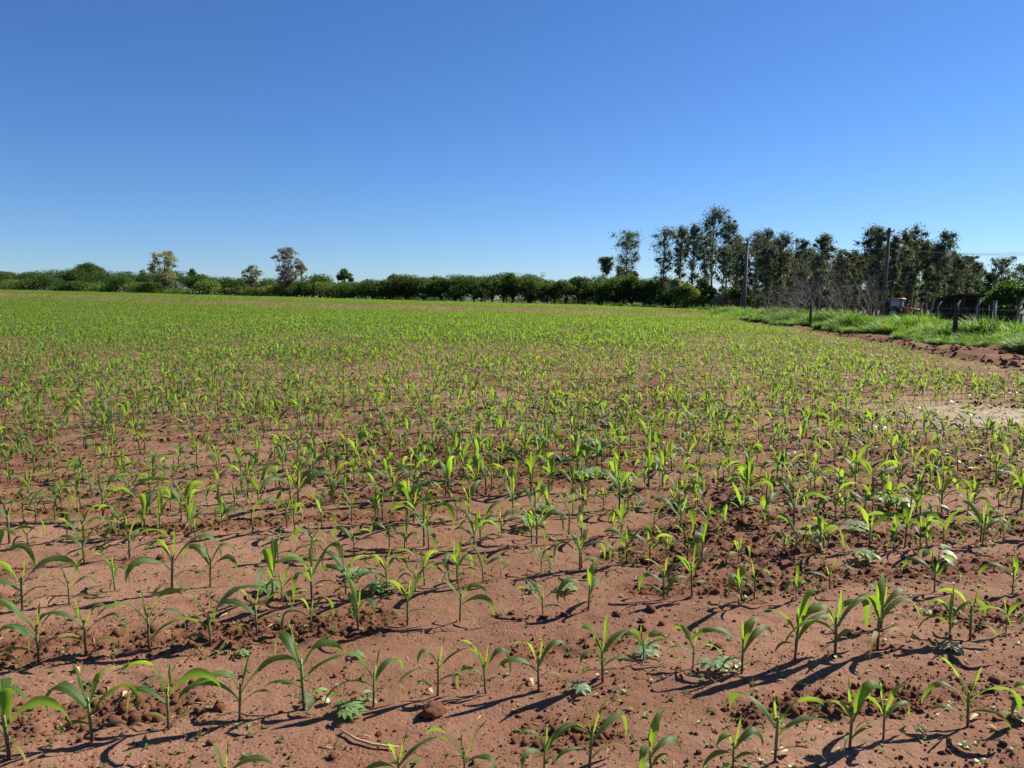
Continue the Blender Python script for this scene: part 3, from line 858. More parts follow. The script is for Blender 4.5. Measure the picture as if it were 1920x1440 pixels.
weed(1560, 1232, 0.07, 1, 4, 'tiny green weed between the right second-row corn plants', 20, 'sprout')
wr = np.random.default_rng(8)
patch_n = {}
spots = []
for j in range(46):
    # denser patches right of the centre, in the crumbly soil
    c = [(1075, 800, 90, 26), (1350, 740, 120, 25), (1690, 960, 130, 60), (940, 775, 110, 18), (1180, 905, 90, 35)][j % 5]
    px, py = wr.normal(c[0], c[2]), wr.normal(c[1], c[3])
    if px > 1850 or py < 690: px, py = c[0], c[1] + wr.uniform(-10, 10)
    place = ['in the green patch right of the middle', 'in the far right-hand weedy patch', 'in the crumbly soil at the right', 'in the weedy strip at the middle', 'in the weedy strip below the middle'][j % 5]
    spots.append((place, px, py, j))
for place, px, py, j in sorted(spots):
    patch_n[place] = patch_n.get(place, 0) + 1
    weed(px, py, float(wr.uniform(.15, .27)), int(wr.choice([1, 5, 5])), 6, 'leafy weed %s, %s from the left' % (place, ordinal(patch_n[place])), 40 + j, 'weed_sheen' if wr.random() < .7 else 'weed', 'leafy weeds in patches among the corn')

# tiny sprouts
def sprout_mesh(seed):
    r = np.random.default_rng(seed); V, F3, F4 = [], [], []
    for k in range(int(r.integers(2, 5))):
        v, f3, f4 = leaf_blade(r.uniform(.5, 1), .3 * r.uniform(.5, 1), 1, r)
        az = k * 2.0 + r.uniform(-.5, .5); t_ = r.uniform(.1, .9)
        x_, z_ = v[:, 0] * math.cos(t_) - v[:, 2] * math.sin(t_), v[:, 0] * math.sin(t_) + v[:, 2] * math.cos(t_) + .15
        v = np.stack([x_ * math.cos(az) - v[:, 1] * math.sin(az), x_ * math.sin(az) + v[:, 1] * math.cos(az), z_], 1)
        o_ = sum(len(q) for q in V); V.append(v); F3.append(f3 + o_); F4.append(f4 + o_)
    return mesh_np('sprout_kind', np.concatenate(V), [np.concatenate(F3), np.concatenate(F4)], M['sprout'])
sp = [sprout_mesh(k) for k in range(8)]
n = 11000
yy = 2.1 + 26 * rng.random(n) ** 1.2; xx = (rng.random(n) * 2 - 1) * (0.72 * yy + .4)
kp = (rng.random(n) < 0.12 + 0.8 * smooth(-0.05, 0.25, vnoise(xx * .6, yy * .6, 61) + 0.12 * (xx > 0))) & (xx < crop_edge(yy))
xx, yy = xx[kp], yy[kp]
sz = 0.014 + 0.05 * rng.random(len(xx)) ** 3 * (0.4 + smooth(5, 9, yy)) + 0.07 * smooth(6, 12, yy) * rng.random(len(xx)) ** 2
scatter('weed_sprouts', np.stack([xx, yy, ground_z(xx, yy)], 1), np.stack([rng.normal(0, .15, len(xx)), rng.normal(0, .15, len(xx)), rng.uniform(0, 6.28, len(xx))], 1),
        np.repeat(sz[:, None], 3, 1), rng.integers(0, 8, len(xx)), sp, 'tiny green weed sprouts scattered over the red soil', 'weed sprouts')

# ------------------------------------------------------------------ tall grass along the track
def tuft_mesh(seed, nb=34, mat='grass'):
    r = np.random.default_rng(seed); V, F = [], []
    for k in range(nb):
        az = r.uniform(0, 6.283); L = r.uniform(.45, 1.0); W = r.uniform(.008, .016)
        e = math.radians(r.uniform(55, 88)) - math.radians(r.uniform(20, 110)) * np.linspace(0, 1, 6) ** 1.6
        t = np.stack([np.cos(e) * math.cos(az), np.cos(e) * math.sin(az), np.sin(e)], 1)
        c = np.concatenate([[[0, 0, 0]], np.cumsum(t[:-1] * L / 5, 0)]) + np.array([r.normal(0, .09), r.normal(0, .09), 0])
        b = np.array([-math.sin(az), math.cos(az), 0.3 * r.normal()])
        w = W * np.array([.8, 1, 1, .85, .55, .03])
        o_ = sum(len(q) for q in V)
        V.append(np.stack([c - b * w[:, None], c + b * w[:, None]], 1).reshape(-1, 3))
        F += [[o_ + 2 * i, o_ + 2 * i + 1, o_ + 2 * i + 3, o_ + 2 * i + 2] for i in range(5)]
    return mesh_np('grass_kind', np.concatenate(V), np.array(F), [M[mat], M['straw']], mat_idx=np.repeat(r.random(nb) < .07, 5).astype(int))
tufts = [tuft_mesh(k, 34, 'grass' if k < 5 else 'grass_dark') for k in range(9)]
n = 40000
yy = 12 + 78 * rng.random(n) ** 1.25; off = -0.7 + 26 * rng.random(n) ** 2.0
xx = grass_edge(yy) + off + 1.1 * vnoise(yy * .6, yy * 0, 71) + 0.5 * vnoise(yy * 2, yy * 0, 73)
front = np.exp(-(off / 3.5) ** 2)
kp = (np.abs(xx) < 0.74 * yy + 3) & (rng.random(n) < 0.35 + 0.65 * front) & (yy < 74 + 10 * rng.random(n))
xx, yy, off, front = xx[kp], yy[kp], off[kp], front[kp]
sz = (0.40 + 0.36 * front * smooth(-0.3, 0.7, off)) * rng.uniform(.6, 1.25, len(xx)) * (1 + 1.2 * vnoise(xx * .5, yy * .35, 72))
# the strip that curves along the foot of the trees
n2 = 3500
x2 = rng.uniform(12, 34, n2); y2 = far_edge(x2) - 2 - 26 * smooth(19, 30, x2) + rng.normal(0, 2.5, n2)
kp = (x2 > crop_edge(y2) - 12) 
x2, y2 = x2[kp], y2[kp]
xx = np.concatenate([xx, x2]); yy = np.concatenate([yy, y2]); sz = np.concatenate([sz, rng.uniform(.35, .75, len(x2))])
wp_ = pt(1794, 570, 26.5)
dx_, dy_ = xx - wp_[0], yy - wp_[1]
sz = np.where((np.abs(dx_) < .75) & (dy_ > -2.4) & (dy_ < .5), sz * .42, sz)
scatter('tall_grass', np.stack([xx, yy, ground_z(xx, yy) - 0.02], 1), np.stack([rng.normal(0, .12, len(xx)), rng.normal(0, .12, len(xx)), rng.uniform(0, 6.28, len(xx))], 1),
        np.stack([sz * 1.15, sz * 1.15, sz], 1), np.where(vnoise(xx * .45, yy * .3, 74) + .25 * rng.normal(size=len(xx)) > .06, rng.integers(5, 9, len(xx)), rng.integers(0, 5, len(xx))), tufts, 'tall bright green grass growing along the right edge of the dirt track', 'grass')

# ------------------------------------------------------------------ trees
def leaves_np(r, C, Rad, n, size, droop=0.0, shell=0.35, elong=1.6, soft=False):
    """n leaf clumps spread through ellipsoids with centres C and radii Rad"""
    k = r.integers(0, len(C), n) if len(C) > 1 else np.zeros(n, int)
    v = r.normal(size=(n, 3)); v /= np.linalg.norm(v, axis=1)[:, None]
    rad = (shell + (1 - shell) * r.random(n)) ** 0.7
    if soft: rad = np.minimum(2.2, np.abs(r.normal(0, .72, n)))           # loose tufts that thin out
    c = C[k] + v * rad[:, None] * Rad[k]
    nrm = r.normal(size=(n, 3)) + v * 0.7 + np.array([0, 0, 0.5])
    nrm /= np.linalg.norm(nrm, axis=1)[:, None]
    up = r.normal(size=(n, 3)) + np.array([0, 0, -3.0 * droop])
    a = up - nrm * (up * nrm).sum(1)[:, None]; a /= np.maximum(1e-6, np.linalg.norm(a, axis=1))[:, None]
    b = np.cross(nrm, a)
    s = size * r.uniform(.55, 1.3, n)
    A, B = a * (s * elong / 2)[:, None], b * (s / 2)[:, None]
    bend = nrm * (s * 0.14)[:, None]
    V = np.stack([c - A, c + B * .9 - A * .1 + bend, c + A, c - B * .9 + A * .15 + bend], 1).reshape(-1, 3)
    F = np.arange(n * 4).reshape(n, 4)
    return V, F

def limb(mb, r, p0, p1, r0, r1, wob=0.06, n=5, sides=6):
    p0, p1 = np.array(p0, float), np.array(p1, float)
    L = np.linalg.norm(p1 - p0); P = []
    for i in range(n):
        q = i / (n - 1)
        P.append(p0 + (p1 - p0) * q + (r.normal(0, wob * L * .5, 3) if 0 < i < n - 1 else 0) + np.array([0, 0, 0.08 * L * math.sin(q * 3.14)]))
    mb.tube([tuple(x) for x in P], list(np.linspace(r0, r1, n)), sides)
    return P

def bushy_tree(name, px, ytop, wpx, Y, label, cat='tree', group=None, leaf='hedge', bark='bark', clear=0.22, dense=1.0, seed=0, flat=False, leafsize=0.165, airy=False, sink=0.0):
    """broad-crowned tree: short trunk, spreading limbs, crown of many leaf clumps"""
    r = np.random.default_rng(seed)
    Y = float(Y); top = pt(px, ytop, Y); g = float(ground_z(top[0], Y)) - sink
    H = max(1.2, float(top[2] - g)); W = max(0.8, wpx / FPX * Y)
    t = empty(name, (float(top[0]), Y, g)); tag(t, label, cat, group)
    mb = MB(); hc = H * clear
    fork = np.array([r.normal(0, .12), r.normal(0, .12), hc])
    r0 = 0.028 * H + 0.02
    P = [(0, 0, -0.1), (r.normal(0, .05), r.normal(0, .05), hc * .5), tuple(fork)]
    mb.tube(P, [r0 * 1.25, r0, r0 * .85], 8)
    nb = int(r.integers(9, 13) * max(1, W / 4.5)) if not airy else 64; C, R = [], []
    for k in range(nb):
        az = k * 2.4 + r.uniform(-.6, .6); q = (k + .7) / nb
        rr = W * .5 * math.sqrt(q) * r.uniform(.62, .92) if k else 0
        if flat: hz = H * (0.92 - 0.50 * q * q) * r.uniform(.93, 1.0)
        else:    hz = hc + (H - hc) * (0.80 - 0.52 * q ** 1.5) * r.uniform(.78, 1.05)
        rad = W * (r.uniform(.15, .25) if not airy else r.uniform(.07, .12))
        if airy: hz = hc + (H - hc) * r.uniform(.12, .96); rr = W * .5 * r.uniform(.1, 1) ** .6 * math.sin(math.pi * (.10 + .62 * (hz - hc) / (H - hc))) * math.sqrt(max(.06, 1 - ((hz - hc) / (H - hc)) ** 5))
        e = np.array([rr * math.cos(az), rr * math.sin(az) * .9, min(hz, H - rad * .5)])
        C.append(e); R.append(np.array([rad, rad, rad * (.35 if flat else r.uniform(.55, .85))]))
        limb(mb, r, fork * (1 if not airy else .8 + .5 * r.random()), e, r0 * (.5 if not airy else .22), r0 * (.12 if not airy else .06), .08, 4, 5)
    C.append(np.array([r.normal(0, W * .06), 0, H - W * .14 * (.5 if flat else 1)])); R.append(np.array([W * .22, W * .22, W * .15 * (.5 if flat else 1)]))
    mb.build('trunk', M[bark], t, True)
    C, R = np.array(C), np.array(R)
    nl = int(np.clip(230 * dense * W * (H - hc), 600, 6500))
    V1, F1 = leaves_np(r, C, R, nl, leafsize, 0.1, soft=airy)
    # loose sprays that break the outline
    C2 = C[r.integers(0, len(C), 22)] + r.normal(0, .42, (22, 3)) * R[0][0]; V2, F2 = leaves_np(r, C2, np.full((22, 3), .45 * R[0][0]), nl // 5, leafsize * .8, 0.1)
    V = np.concatenate([V1, V2]); V[:, 2] = np.clip(V[:, 2], 0.12, H * 1.03)
    obj('crown', mesh_np('crown', V, np.concatenate([F1, F2 + len(V1)]), M[leaf], smooth_sh=False), t)
    return t

def eucalyptus(px, ytop, wpx, Y, label, group=None, seed=0, crown0=0.38, dense=1.0, lean=0.0, leaf='euca', bark='bark_pale', ybot=None):
    """slim tree with a tall pale stem and separate tufts of foliage held on rising branches"""
    r = np.random.default_rng(seed)
    top = pt(px, ytop, Y); g = float(ground_z(top[0], Y))
    H = float(top[2] - g); W = wpx / FPX * Y
    t = empty('eucalyptus_tree', (float(top[0]) - lean * H, Y, g)); tag(t, label, 'eucalyptus', group)
    mb = MB(); r0 = 0.0115 * H + .02
    nst = 9
    P = [np.array([lean * H * (i / (nst - 1)) ** 1.2 + r.normal(0, .03 * (i > 0)), r.normal(0, .04 * (i > 0)), H * .97 * i / (nst - 1) - (0.1 if i == 0 else 0)]) for i in range(nst)]
    mb.tube([tuple(p) for p in P], list(np.linspace(r0, r0 * .18, nst)), 7)
    PA = np.array(P); C, R = [], []
    nb = int(32 * (0.6 + 0.1 * H / 2))
    for k in range(nb):
        q = crown0 + (1 - crown0) * ((k + r.random() * .9) / nb)
        base = np.array([np.interp(q * H, PA[:, 2], PA[:, 0]), np.interp(q * H, PA[:, 2], PA[:, 1]), q * H * .92])
        v_ = (q - crown0) / (1.0 - crown0); prof = (0.34 + 0.90 * v_) if v_ < .72 else 1.0 - 2.6 * (v_ - .72)
        rr = W * .5 * prof * r.uniform(.35, 1.0); az = k * 2.4 + r.uniform(-.7, .7)
        rise = r.uniform(.35, 1.1) * rr
        e = base + np.array([rr * math.cos(az), rr * math.sin(az), rise]); e[0] += .10 * W * v_; e[2] = min(e[2], H * .97)
        limb(mb, r, base - [0, 0, .02 * H], e, r0 * .34, r0 * .07, .06, 4, 5)
        rad = W * r.uniform(.09, .18) * (1 if r.random() < .8 else .5)
        if r.random() < .12 + .40 * (1 - v_) * (Y < 140 and crown0 > .24): continue
        C.append(e); R.append(np.array([rad, rad, rad * r.uniform(.6, 1.1)]))
        if r.random() < .6:
            e2 = base + (e - base) * .6 + r.normal(0, rad * .8, 3); C.append(e2); R.append(np.array([rad, rad, rad]) * .65)
    C.append(np.array([P[-1][0], P[-1][1], H * .955])); R.append(np.array([W * .14, W * .14, H * .045]))
    mb.build('trunk', M[bark], t, True)
    C, R = np.array(C), np.array(R)
    nl = int(np.clip(125 * dense * len(C), 1200, 6000))
    V, F = leaves_np(r, C, R * 1.1, nl, 0.125, 0.4, .04, 2.3, True)
    c2 = np.array([[np.interp(q, PA[:, 2], PA[:, 0]), 0, q] for q in np.linspace(H * (crown0 + .22), H * .92, 6)]); c2[:, :2] += r.normal(0, W * .10, (6, 2))
    V2, F2 = leaves_np(r, c2, np.tile([[W * .38, W * .38, H * .11]], (6, 1)) * r.uniform(.6, 1.15, (6, 1)), nl // 5, 0.13, 0.5, .05, 2.3, False)
    F = np.concatenate([F, F2 + len(V)]); V = np.concatenate([V, V2])
    V[:, 2] = np.clip(V[:, 2], .2, H * 1.01)
    obj('crown', mesh_np('crown', V, F, M[leaf], smooth_sh=False), t)
    return t

ord8 = ['first', 'second', 'third', 'fourth', 'fifth', 'sixth', 'seventh', 'eighth', 'ninth', 'tenth', 'eleventh', 'twelfth', 'thirteenth', 'fourteenth', 'fifteenth', 'sixteenth', 'seventeenth', 'eighteenth']
# hedgerow along the far end of the field: silhouette of the tops in photo pixels
SX = [-60, 0, 60, 110, 140, 190, 250, 300, 360, 430, 500, 580, 640, 700, 740, 800, 850, 930, 985, 1030, 1060, 1110, 1170, 1215, 1260, 1320]
SY = [512, 514, 514, 511, 505, 505, 509, 514, 518, 513, 520, 515, 521, 524, 519, 521, 521, 520, 514, 521, 522, 517, 523, 520, 528, 545]
def fe(px):
    """depth of the far field edge in the direction of a photo column"""
    q = (px - 960) / FPX
    return (120 + .31 * 8) / (1 + .31 * q)
STRETCH = [(-90, 290, 'left of tall pale tree'), (290, 525, 'between pale and grey trees'), (525, 760, 'right of tall grey tree'),
           (760, 1010, 'in its dark middle'), (1010, 1400, 'below the tall eucalyptus')]
cnt = {}
def hedge_label(tone, px, where):
    st = [s for a, b, s in STRETCH if a <= px < b][0]
    k = (tone, st, where); cnt[k] = cnt.get(k, 0) + 1
    return '%s, %s from left, %s of far treeline %s' % (tone, ord8[cnt[k] - 1], where, st)
tr = np.random.default_rng(3)
px = -70.0; sd = 500
while px < 1290:
    Y = float(fe(px)) + float(tr.uniform(0.5, 3)); sd += 1
    w_ = float(tr.uniform(54, 96)); ty = float(np.interp(px, SX, SY))
    if px < 640:
        light = tr.random() < .55
        bushy_tree('hedge_tree', px, ty + tr.uniform(2, 30), w_, Y, hedge_label('low light green tree' if light else 'low mid green tree', px, 'front'), 'tree', 'low trees along the front of the treeline',
                   'hedge_light' if light else 'hedge', clear=.12, dense=1.0, seed=sd)
    else:
        bushy_tree('hedge_tree', px, ty + tr.uniform(-7, 12), w_, Y, hedge_label('dark green tree', px, 'front'), 'tree', 'dark trees along the front of the treeline',
                   'hedge', clear=float(tr.uniform(.04, .18)), dense=1.0, seed=sd)
    px += float(tr.uniform(26, 36))
px = -80.0
while px < 1290:
    Y = float(fe(px)) + float(tr.uniform(6, 10)); sd += 1
    w_ = float(tr.uniform(60, 90)); ty = float(np.interp(px, SX, SY))
    bushy_tree('hedge_tree', px, ty + tr.uniform(-8, 9), w_, Y, hedge_label('taller green tree', px, 'rear'), 'tree', 'taller trees along the rear of the treeline',
               'hedge', clear=.18 if px < 660 else .25, dense=.75, seed=sd)
    px += float(tr.uniform(36, 50))
px = 600.0
while px < 1330:
    sd += 1
    bushy_tree('hedge_bush', px, float(np.interp(px, SX, SY)) + float(tr.uniform(20, 42)), float(tr.uniform(40, 80)), float(fe(px)) + float(tr.uniform(12, 18)), hedge_label('low shaded bush', px, 'back'), 'bush',
               'low bushes behind the treeline trunks', 'hedge', clear=.05, dense=.6, seed=sd)
    px += float(tr.uniform(20, 46))
# the trees that stand out of the treeline
bushy_tree('domed_tree', 166, 493, 60, fe(166) + 14, 'dark dome-shaped tree rising behind the left treeline', seed=41, clear=.5, leaf='hedge', dense=1.4)
bushy_tree('pale_tree', 306, 468, 62, fe(306) - .5, 'tall pale olive tree, left of the two tallest standing at the left field edge', leaf='pale', seed=42, clear=.2, dense=.9, leafsize=.17, airy=True)
bushy_tree('grey_tree', 536, 463, 58, fe(536) - .5, 'tall grey thinly leaved tree with a side branch at right, at the left field edge', leaf='grey', seed=43, clear=.2, dense=.75, leafsize=.16, airy=True)
bushy_tree('grey_tree', 563, 489, 24, fe(563) + 9, 'small grey crown just right of the tall grey tree', leaf='grey', seed=44, clear=.6, dense=1.0, leafsize=.24)
bushy_tree('pale_tree', 471, 495, 38, fe(471) + 4, 'slender pale yellow-green tree left of the tall grey tree', leaf='pale', seed=45, clear=.3, dense=1.0, leafsize=.16, airy=True)
bushy_tree('dark_tree', 645, 504, 34, fe(645) + 14, 'round dark treetop showing behind the treeline right of the grey tree', leaf='hedge', seed=46, clear=.5, dense=1.5)
bushy_tree('dark_tree', 738, 513, 30, fe(738) + 14, 'small feathery treetop showing behind the middle treeline', leaf='euca', seed=47, clear=.5)
bushy_tree('feathery_tree', 360, 503, 22, fe(360) + 12, 'small tree with a thin raised top right of the tall pale tree', leaf='hedge', seed=48, clear=.5)
bushy_tree('pale_tree', 268, 505, 24, fe(268) + 12, 'small pale treetop close left of the tall pale tree', leaf='pale', seed=49, clear=.4, dense=.8)
bushy_tree('far_tree', 8, 509, 50, 260, 'distant bluish treetop at the left picture edge', leaf='euca', seed=50, clear=.2, dense=.6, leafsize=.5)
bushy_tree('far_tree', 60, 516, 60, 270, 'distant low treetop near the left picture edge', leaf='euca', seed=51, clear=.2, dense=.6, leafsize=.5)
bushy_tree('light_tree', 1290, 530, 56, 103, 'light green bushy tree at the right end of the treeline', leaf='hedge_light', seed=52, clear=.15)
bushy_tree('light_tree', 1268, 520, 34, 104, 'slender olive tree with thin stem at the right end of the treeline', leaf='pale', seed=53, clear=.4, dense=.9)
bushy_tree('light_tree', 1322, 520, 50, 106, 'green bush filling the gap beneath the tallest eucalyptus', leaf='hedge', seed=54, clear=.12)
bushy_tree('brown_bush', 1362, 557, 22, 92, 'reddish brown dry bush at the foot of the tallest eucalyptus', cat='bush', leaf='brown', seed=55, clear=.12, dense=1.0)
bushy_tree('brown_bush', 1345, 552, 28, 93, 'dull brown scrubby bush left of the reddish dry bush', cat='bush', leaf='grey', seed=56, clear=.12, dense=1.0)

# eucalyptus: (column, top, width px, depth, crown start, label)
EU = [(1135, 482, 28, 140, .72, 'small lone eucalyptus crown above the treeline, left of the tall lone eucalyptus'),
      (1177, 432, 58, 132, .34, 'tall lone eucalyptus with thin bare stem standing apart above the treeline'),
      (1163, 498, 20, 136, .55, 'small eucalyptus at the left foot of the tall lone eucalyptus'),
      (1187, 508, 20, 136, .6, 'small eucalyptus at the right foot of the tall lone eucalyptus'),
      (1247, 425, 52, 116, .30, 'leftmost tall eucalyptus of the main group, with dark tufts'),
      (1278, 421, 40, 118, .34, 'second tall eucalyptus from the left in the main group'),
      (1302, 417, 42, 114, .30, 'third tall eucalyptus from the left, just left of the tallest'),
      (1340, 385, 58, 112, .36, 'tallest eucalyptus, its tufted top above all the other trees'),
      (1322, 440, 44, 108, .28, 'shorter eucalyptus leaning in front of the tallest one'),
      (1368, 408, 44, 112, .30, 'thin pale-topped eucalyptus just right of the tallest'),
      (1360, 460, 40, 100, .30, 'short leafy eucalyptus in front and right of the tallest'),
      (1385, 440, 40, 118, .25, 'hazy eucalyptus right behind the concrete power pole'),
      (1420, 432, 48, 100, .25, 'rounded eucalyptus just right of the concrete power pole'),
      (1440, 428, 44, 96, .22, 'rounded eucalyptus second to the right of the concrete power pole'),
      (1468, 434, 46, 98, .24, 'broad eucalyptus third to the right of the concrete power pole'),
      (1505, 446, 40, 96, .25, 'pale open eucalyptus in the dip left of the pointed dark one'),
      (1547, 436, 46, 88, .18, 'pointed dark eucalyptus leaning to the right in the middle of the grove'),
      (1578, 466, 40, 96, .2, 'low eucalyptus right of the pointed dark one'),
      (1604, 468, 36, 98, .22, 'low eucalyptus left of the tall brown power pole group'),
      (1635, 421, 50, 92, .26, 'tall dense eucalyptus just left of the brown wooden pole'),
      (1652, 424, 40, 90, .26, 'dense eucalyptus touching the brown wooden pole on its left'),
      (1680, 438, 34, 88, .3, 'narrow eucalyptus just right of the brown wooden pole'),
      (1700, 428, 40, 90, .28, 'eucalyptus second to the right of the brown wooden pole'),
      (1719, 419, 40, 94, .32, 'high thin-topped eucalyptus between the wooden pole and the twin-stemmed one'),
      (1740, 450, 40, 92, .3, 'leafy eucalyptus left of the twin-stemmed one'),
      (1772, 430, 46, 84, .34, 'twin-stemmed leaning eucalyptus, last tall one before the gap at right'),
      (1792, 478, 44, 90, .25, 'lower eucalyptus right of the twin-stemmed one'),
      (1812, 478, 40, 98, .4, 'sparse eucalyptus with small tufts against the sky at the right'),
      (1826, 488, 30, 100, .4, 'smallest sparse tufted eucalyptus beside the gap of sky'),
      (1880, 482, 56, 110, .25, 'dark eucalyptus behind the umbrella-shaped tree'),
      (1852, 510, 40, 112, .2, 'low dark eucalyptus above the shed roof'),
      (1916, 494, 44, 118, .25, 'eucalyptus cut by the right picture edge')]
for j, (ex, ety, ew, eY, c0, lb) in enumerate(EU):
    ln = {1772: .10, 1547: .06, 1340: .01}.get(ex, float(tr.normal(0, .02)))
    eucalyptus(ex, ety, ew * 1.15, eY, lb, 'eucalyptus trees at the right end of the field', 700 + j, c0, 1.0, ln)
# second stem of the twin-stemmed one, and the grove behind
for j in range(34):
    ex = 1388 + j * 13.5 + float(tr.uniform(-7, 7)); ety = float(np.interp(ex, [1380, 1440, 1500, 1545, 1590, 1640, 1720, 1780, 1830], [452, 446, 466, 462, 486, 450, 446, 466, 500])) + float(tr.uniform(-6, 22))
    eucalyptus(ex, ety, float(tr.uniform(34, 52)), float(tr.uniform(102, 128)), 'slim eucalyptus deep in the dense grove, %s from the left' % ordinal(j + 1), 'eucalyptus trees deep in the grove', 800 + j, float(tr.uniform(.10, .26)), 1.15, float(tr.normal(0, .03)))
# undergrowth in and behind the grove
for j in range(30):
    ex = 1335 + j * 18 + float(tr.uniform(-8, 8)); eY = float(tr.uniform(104, 140))
    bushy_tree('undergrowth_bush', ex, float(tr.uniform(522, 552)), float(tr.uniform(44, 80)), eY, 'dull green undergrowth bush among eucalyptus stems, %s from the left' % ordinal(j + 1), 'bush', 'undergrowth bushes in the grove',
               ['hedge', 'euca', 'hedge_light'][j % 3], clear=.15, dense=.6, seed=900 + j)
# umbrella-shaped tree at the right edge
bushy_tree('umbrella_tree', 1908, 527, 122, 62, 'wide flat umbrella-shaped green tree at the right picture edge', leaf='hedge', seed=61, clear=.28, dense=2.2, flat=True, leafsize=.17)

# ------------------------------------------------------------------ bare dry shrubs by the fence
def bare_shrub(px, ytop, wpx, Y, label, seed, mat='twig', stems=5, group='leafless shrubs in the tall grass'):
    r = np.random.default_rng(seed)
    top = pt(px, ytop, Y); g = float(ground_z(top[0], Y)); H = float(top[2] - g); W = wpx / FPX * Y
    t = empty('bare_shrub', (float(top[0]), Y, g)); tag(t, label, 'shrub', group)
    tw = MB()
    def grow(mb, p, d, L, rad, lvl):
        L = L * (1 if lvl else 1.1)
        P = [p]; dd = d.copy(); n_ = 4
        for i in range(n_):
            dd = dd + r.normal(0, .20, 3); dd /= np.linalg.norm(dd)
            P.append(P[-1] + dd * L / n_)
        R = list(np.linspace(rad, rad * .5, n_ + 1))
        mb.tube([tuple(q) for q in P], R, 5 if lvl < 2 else 4, caps=False)
        if lvl < 4:
            for _ in range(int(r.integers(2, 4))):
                i = int(r.integers(2, n_ + 1)); nd = dd + r.normal(0, .65, 3) + np.array([0, 0, .1]); nd /= np.linalg.norm(nd)
                grow(tw, P[i], nd, L * r.uniform(.5, .75), R[i] * .65, lvl + 1)
    for k in range(stems):
        az = r.uniform(0, 6.28); sp_ = r.uniform(.1, .75)
        dv = np.array([math.cos(az) * sp_ * W / H * 1.1, math.sin(az) * sp_ * .7, 1.0]); dv /= np.linalg.norm(dv)
        sm = MB(); grow(sm, np.array([r.normal(0, .15), r.normal(0, .15), -.05]), dv, H * r.uniform(.45, .62), 0.030 * H / 2.5 + .006, 0)
        sm.build('stem', M['twig'] if mat == 'twig' else M[mat], t, True)
    tw.build('twigs', M[mat], t, True)
    return t
bare_shrub(1443, 520, 60, 62, 'leafless shrub left of the thicket of dry branches', 1, stems=4)
bare_shrub(1485, 505, 70, 58, 'tangled leafless shrub on the left side of the dry thicket', 2, stems=6)
bare_shrub(1525, 490, 80, 50, 'tallest tangled leafless shrub above the dark leaning post', 3, stems=7)
bare_shrub(1560, 500, 80, 52, 'leafless shrub with thin branches slanting to the right', 4, stems=6)
bare_shrub(1640, 500, 70, 56, 'open leafless shrub with pale crooked branches left of the orange tractor', 5, stems=5)
bare_shrub(1462, 548, 40, 56, 'low dry shrub in the grass left of the thicket', 6, stems=5)
bare_shrub(1600, 540, 40, 58, 'low dry shrub between the thicket and the pale crooked branches', 7, stems=4)
bare_shrub(1372, 556, 26, 88, 'thin dry shrub near the concrete power pole', 8, 'bark', 5)
bare_shrub(1500, 512, 70, 54, 'grey leafless shrub in the middle of the dry thicket', 11, stems=6)
bare_shrub(1545, 520, 64, 46, 'low spreading leafless shrub at the foot of the dark wooden post', 12, stems=6)
bare_shrub(1585, 515, 60, 60, 'leafless shrub with pale twigs right of the dry thicket', 13, stems=5)
bare_shrub(1620, 525, 50, 64, 'thin leafless shrub just left of the pale crooked branches', 14, stems=4)
bushy_tree('dark_bush', 1537, 505, 60, 66, 'dark dense bush behind the dry thicket', cat='bush', leaf='euca', seed=71, clear=.1, dense=1.3, leafsize=.24)

# ------------------------------------------------------------------ fences and posts
def post_part(parent, p, h, w, mat, bend=0.0, lean=(0, 0), name='post'):
    mb = MB()
    x_, y_, z_ = p
    hs = h * .80 if bend else h
    a = [(x_ - w / 2, y_ - w / 2), (x_ + w / 2, y_ - w / 2), (x_ + w / 2, y_ + w / 2), (x_ - w / 2, y_ + w / 2)]
    lx, ly = lean
    rings = [(0, 0, z_ - .2, 1.0), (lx * hs, ly * hs, z_ + hs, .86)]
    if bend: rings.append((bend + lx * h, ly * h, z_ + h, .7))
    b = 0
    for (ox, oy, zz, k) in rings:
        for dx, dy in ((-1, -1), (1, -1), (1, 1), (-1, 1)):
            mb.V.append((x_ + ox + dx * w / 2 * k, y_ + oy + dy * w / 2 * k, zz))
    mb.F4.append([3, 2, 1, 0])
    for i in range(len(rings) - 1):
        for k in range(4):
            a_, c_ = i * 4 + k, i * 4 + (k + 1) % 4
            mb.F4.append([a_, c_, c_ + 4, a_ + 4])
    e_ = (len(rings) - 1) * 4
    mb.F4.append([e_, e_ + 1, e_ + 2, e_ + 3])
    return mb.build(name, M[mat], parent)
fence = empty('concrete_fence', (0, 0, 0))
tag(fence, 'wire fence on grey concrete posts with bent tops, receding behind the tall grass at right', 'fence')
prev = None
for fx, ftop, Y in [(1985, 560, 26.5), (1911, 563, 31), (1833, 563, 37.3), (1795, 563, 42), (1760, 565, 48), (1727, 568, 55), (1700, 569, 63), (1672, 570, 75), (1643, 571, 92)]:
    tp = pt(fx, ftop, Y); g = float(ground_z(tp[0], Y))
    q = np.array([tp[0], Y, g])
    post_part(fence, q, float(tp[2] - g), .085, 'concrete', bend=.17)
    if prev is not None:
        for f_ in (.35, .55, .74):
            A = prev[0] + [0, -.075, prev[1] * f_]; B = q + [0, -.075, (tp[2] - g) * f_]
            MB().tube([tuple(A), tuple((A + B) / 2 - [0, 0, .03]), tuple(B)], .004, 4).build('wire', M['wire'], fence)
    prev = (q, float(tp[2] - g))
tp = pt(1866, 566, 45); g = float(ground_z(tp[0], 45))
lone = empty('concrete_post', (float(tp[0]), 45, g)); tag(lone, 'straight grey concrete post behind the fence, below the shed roof', 'post', 'single concrete posts')
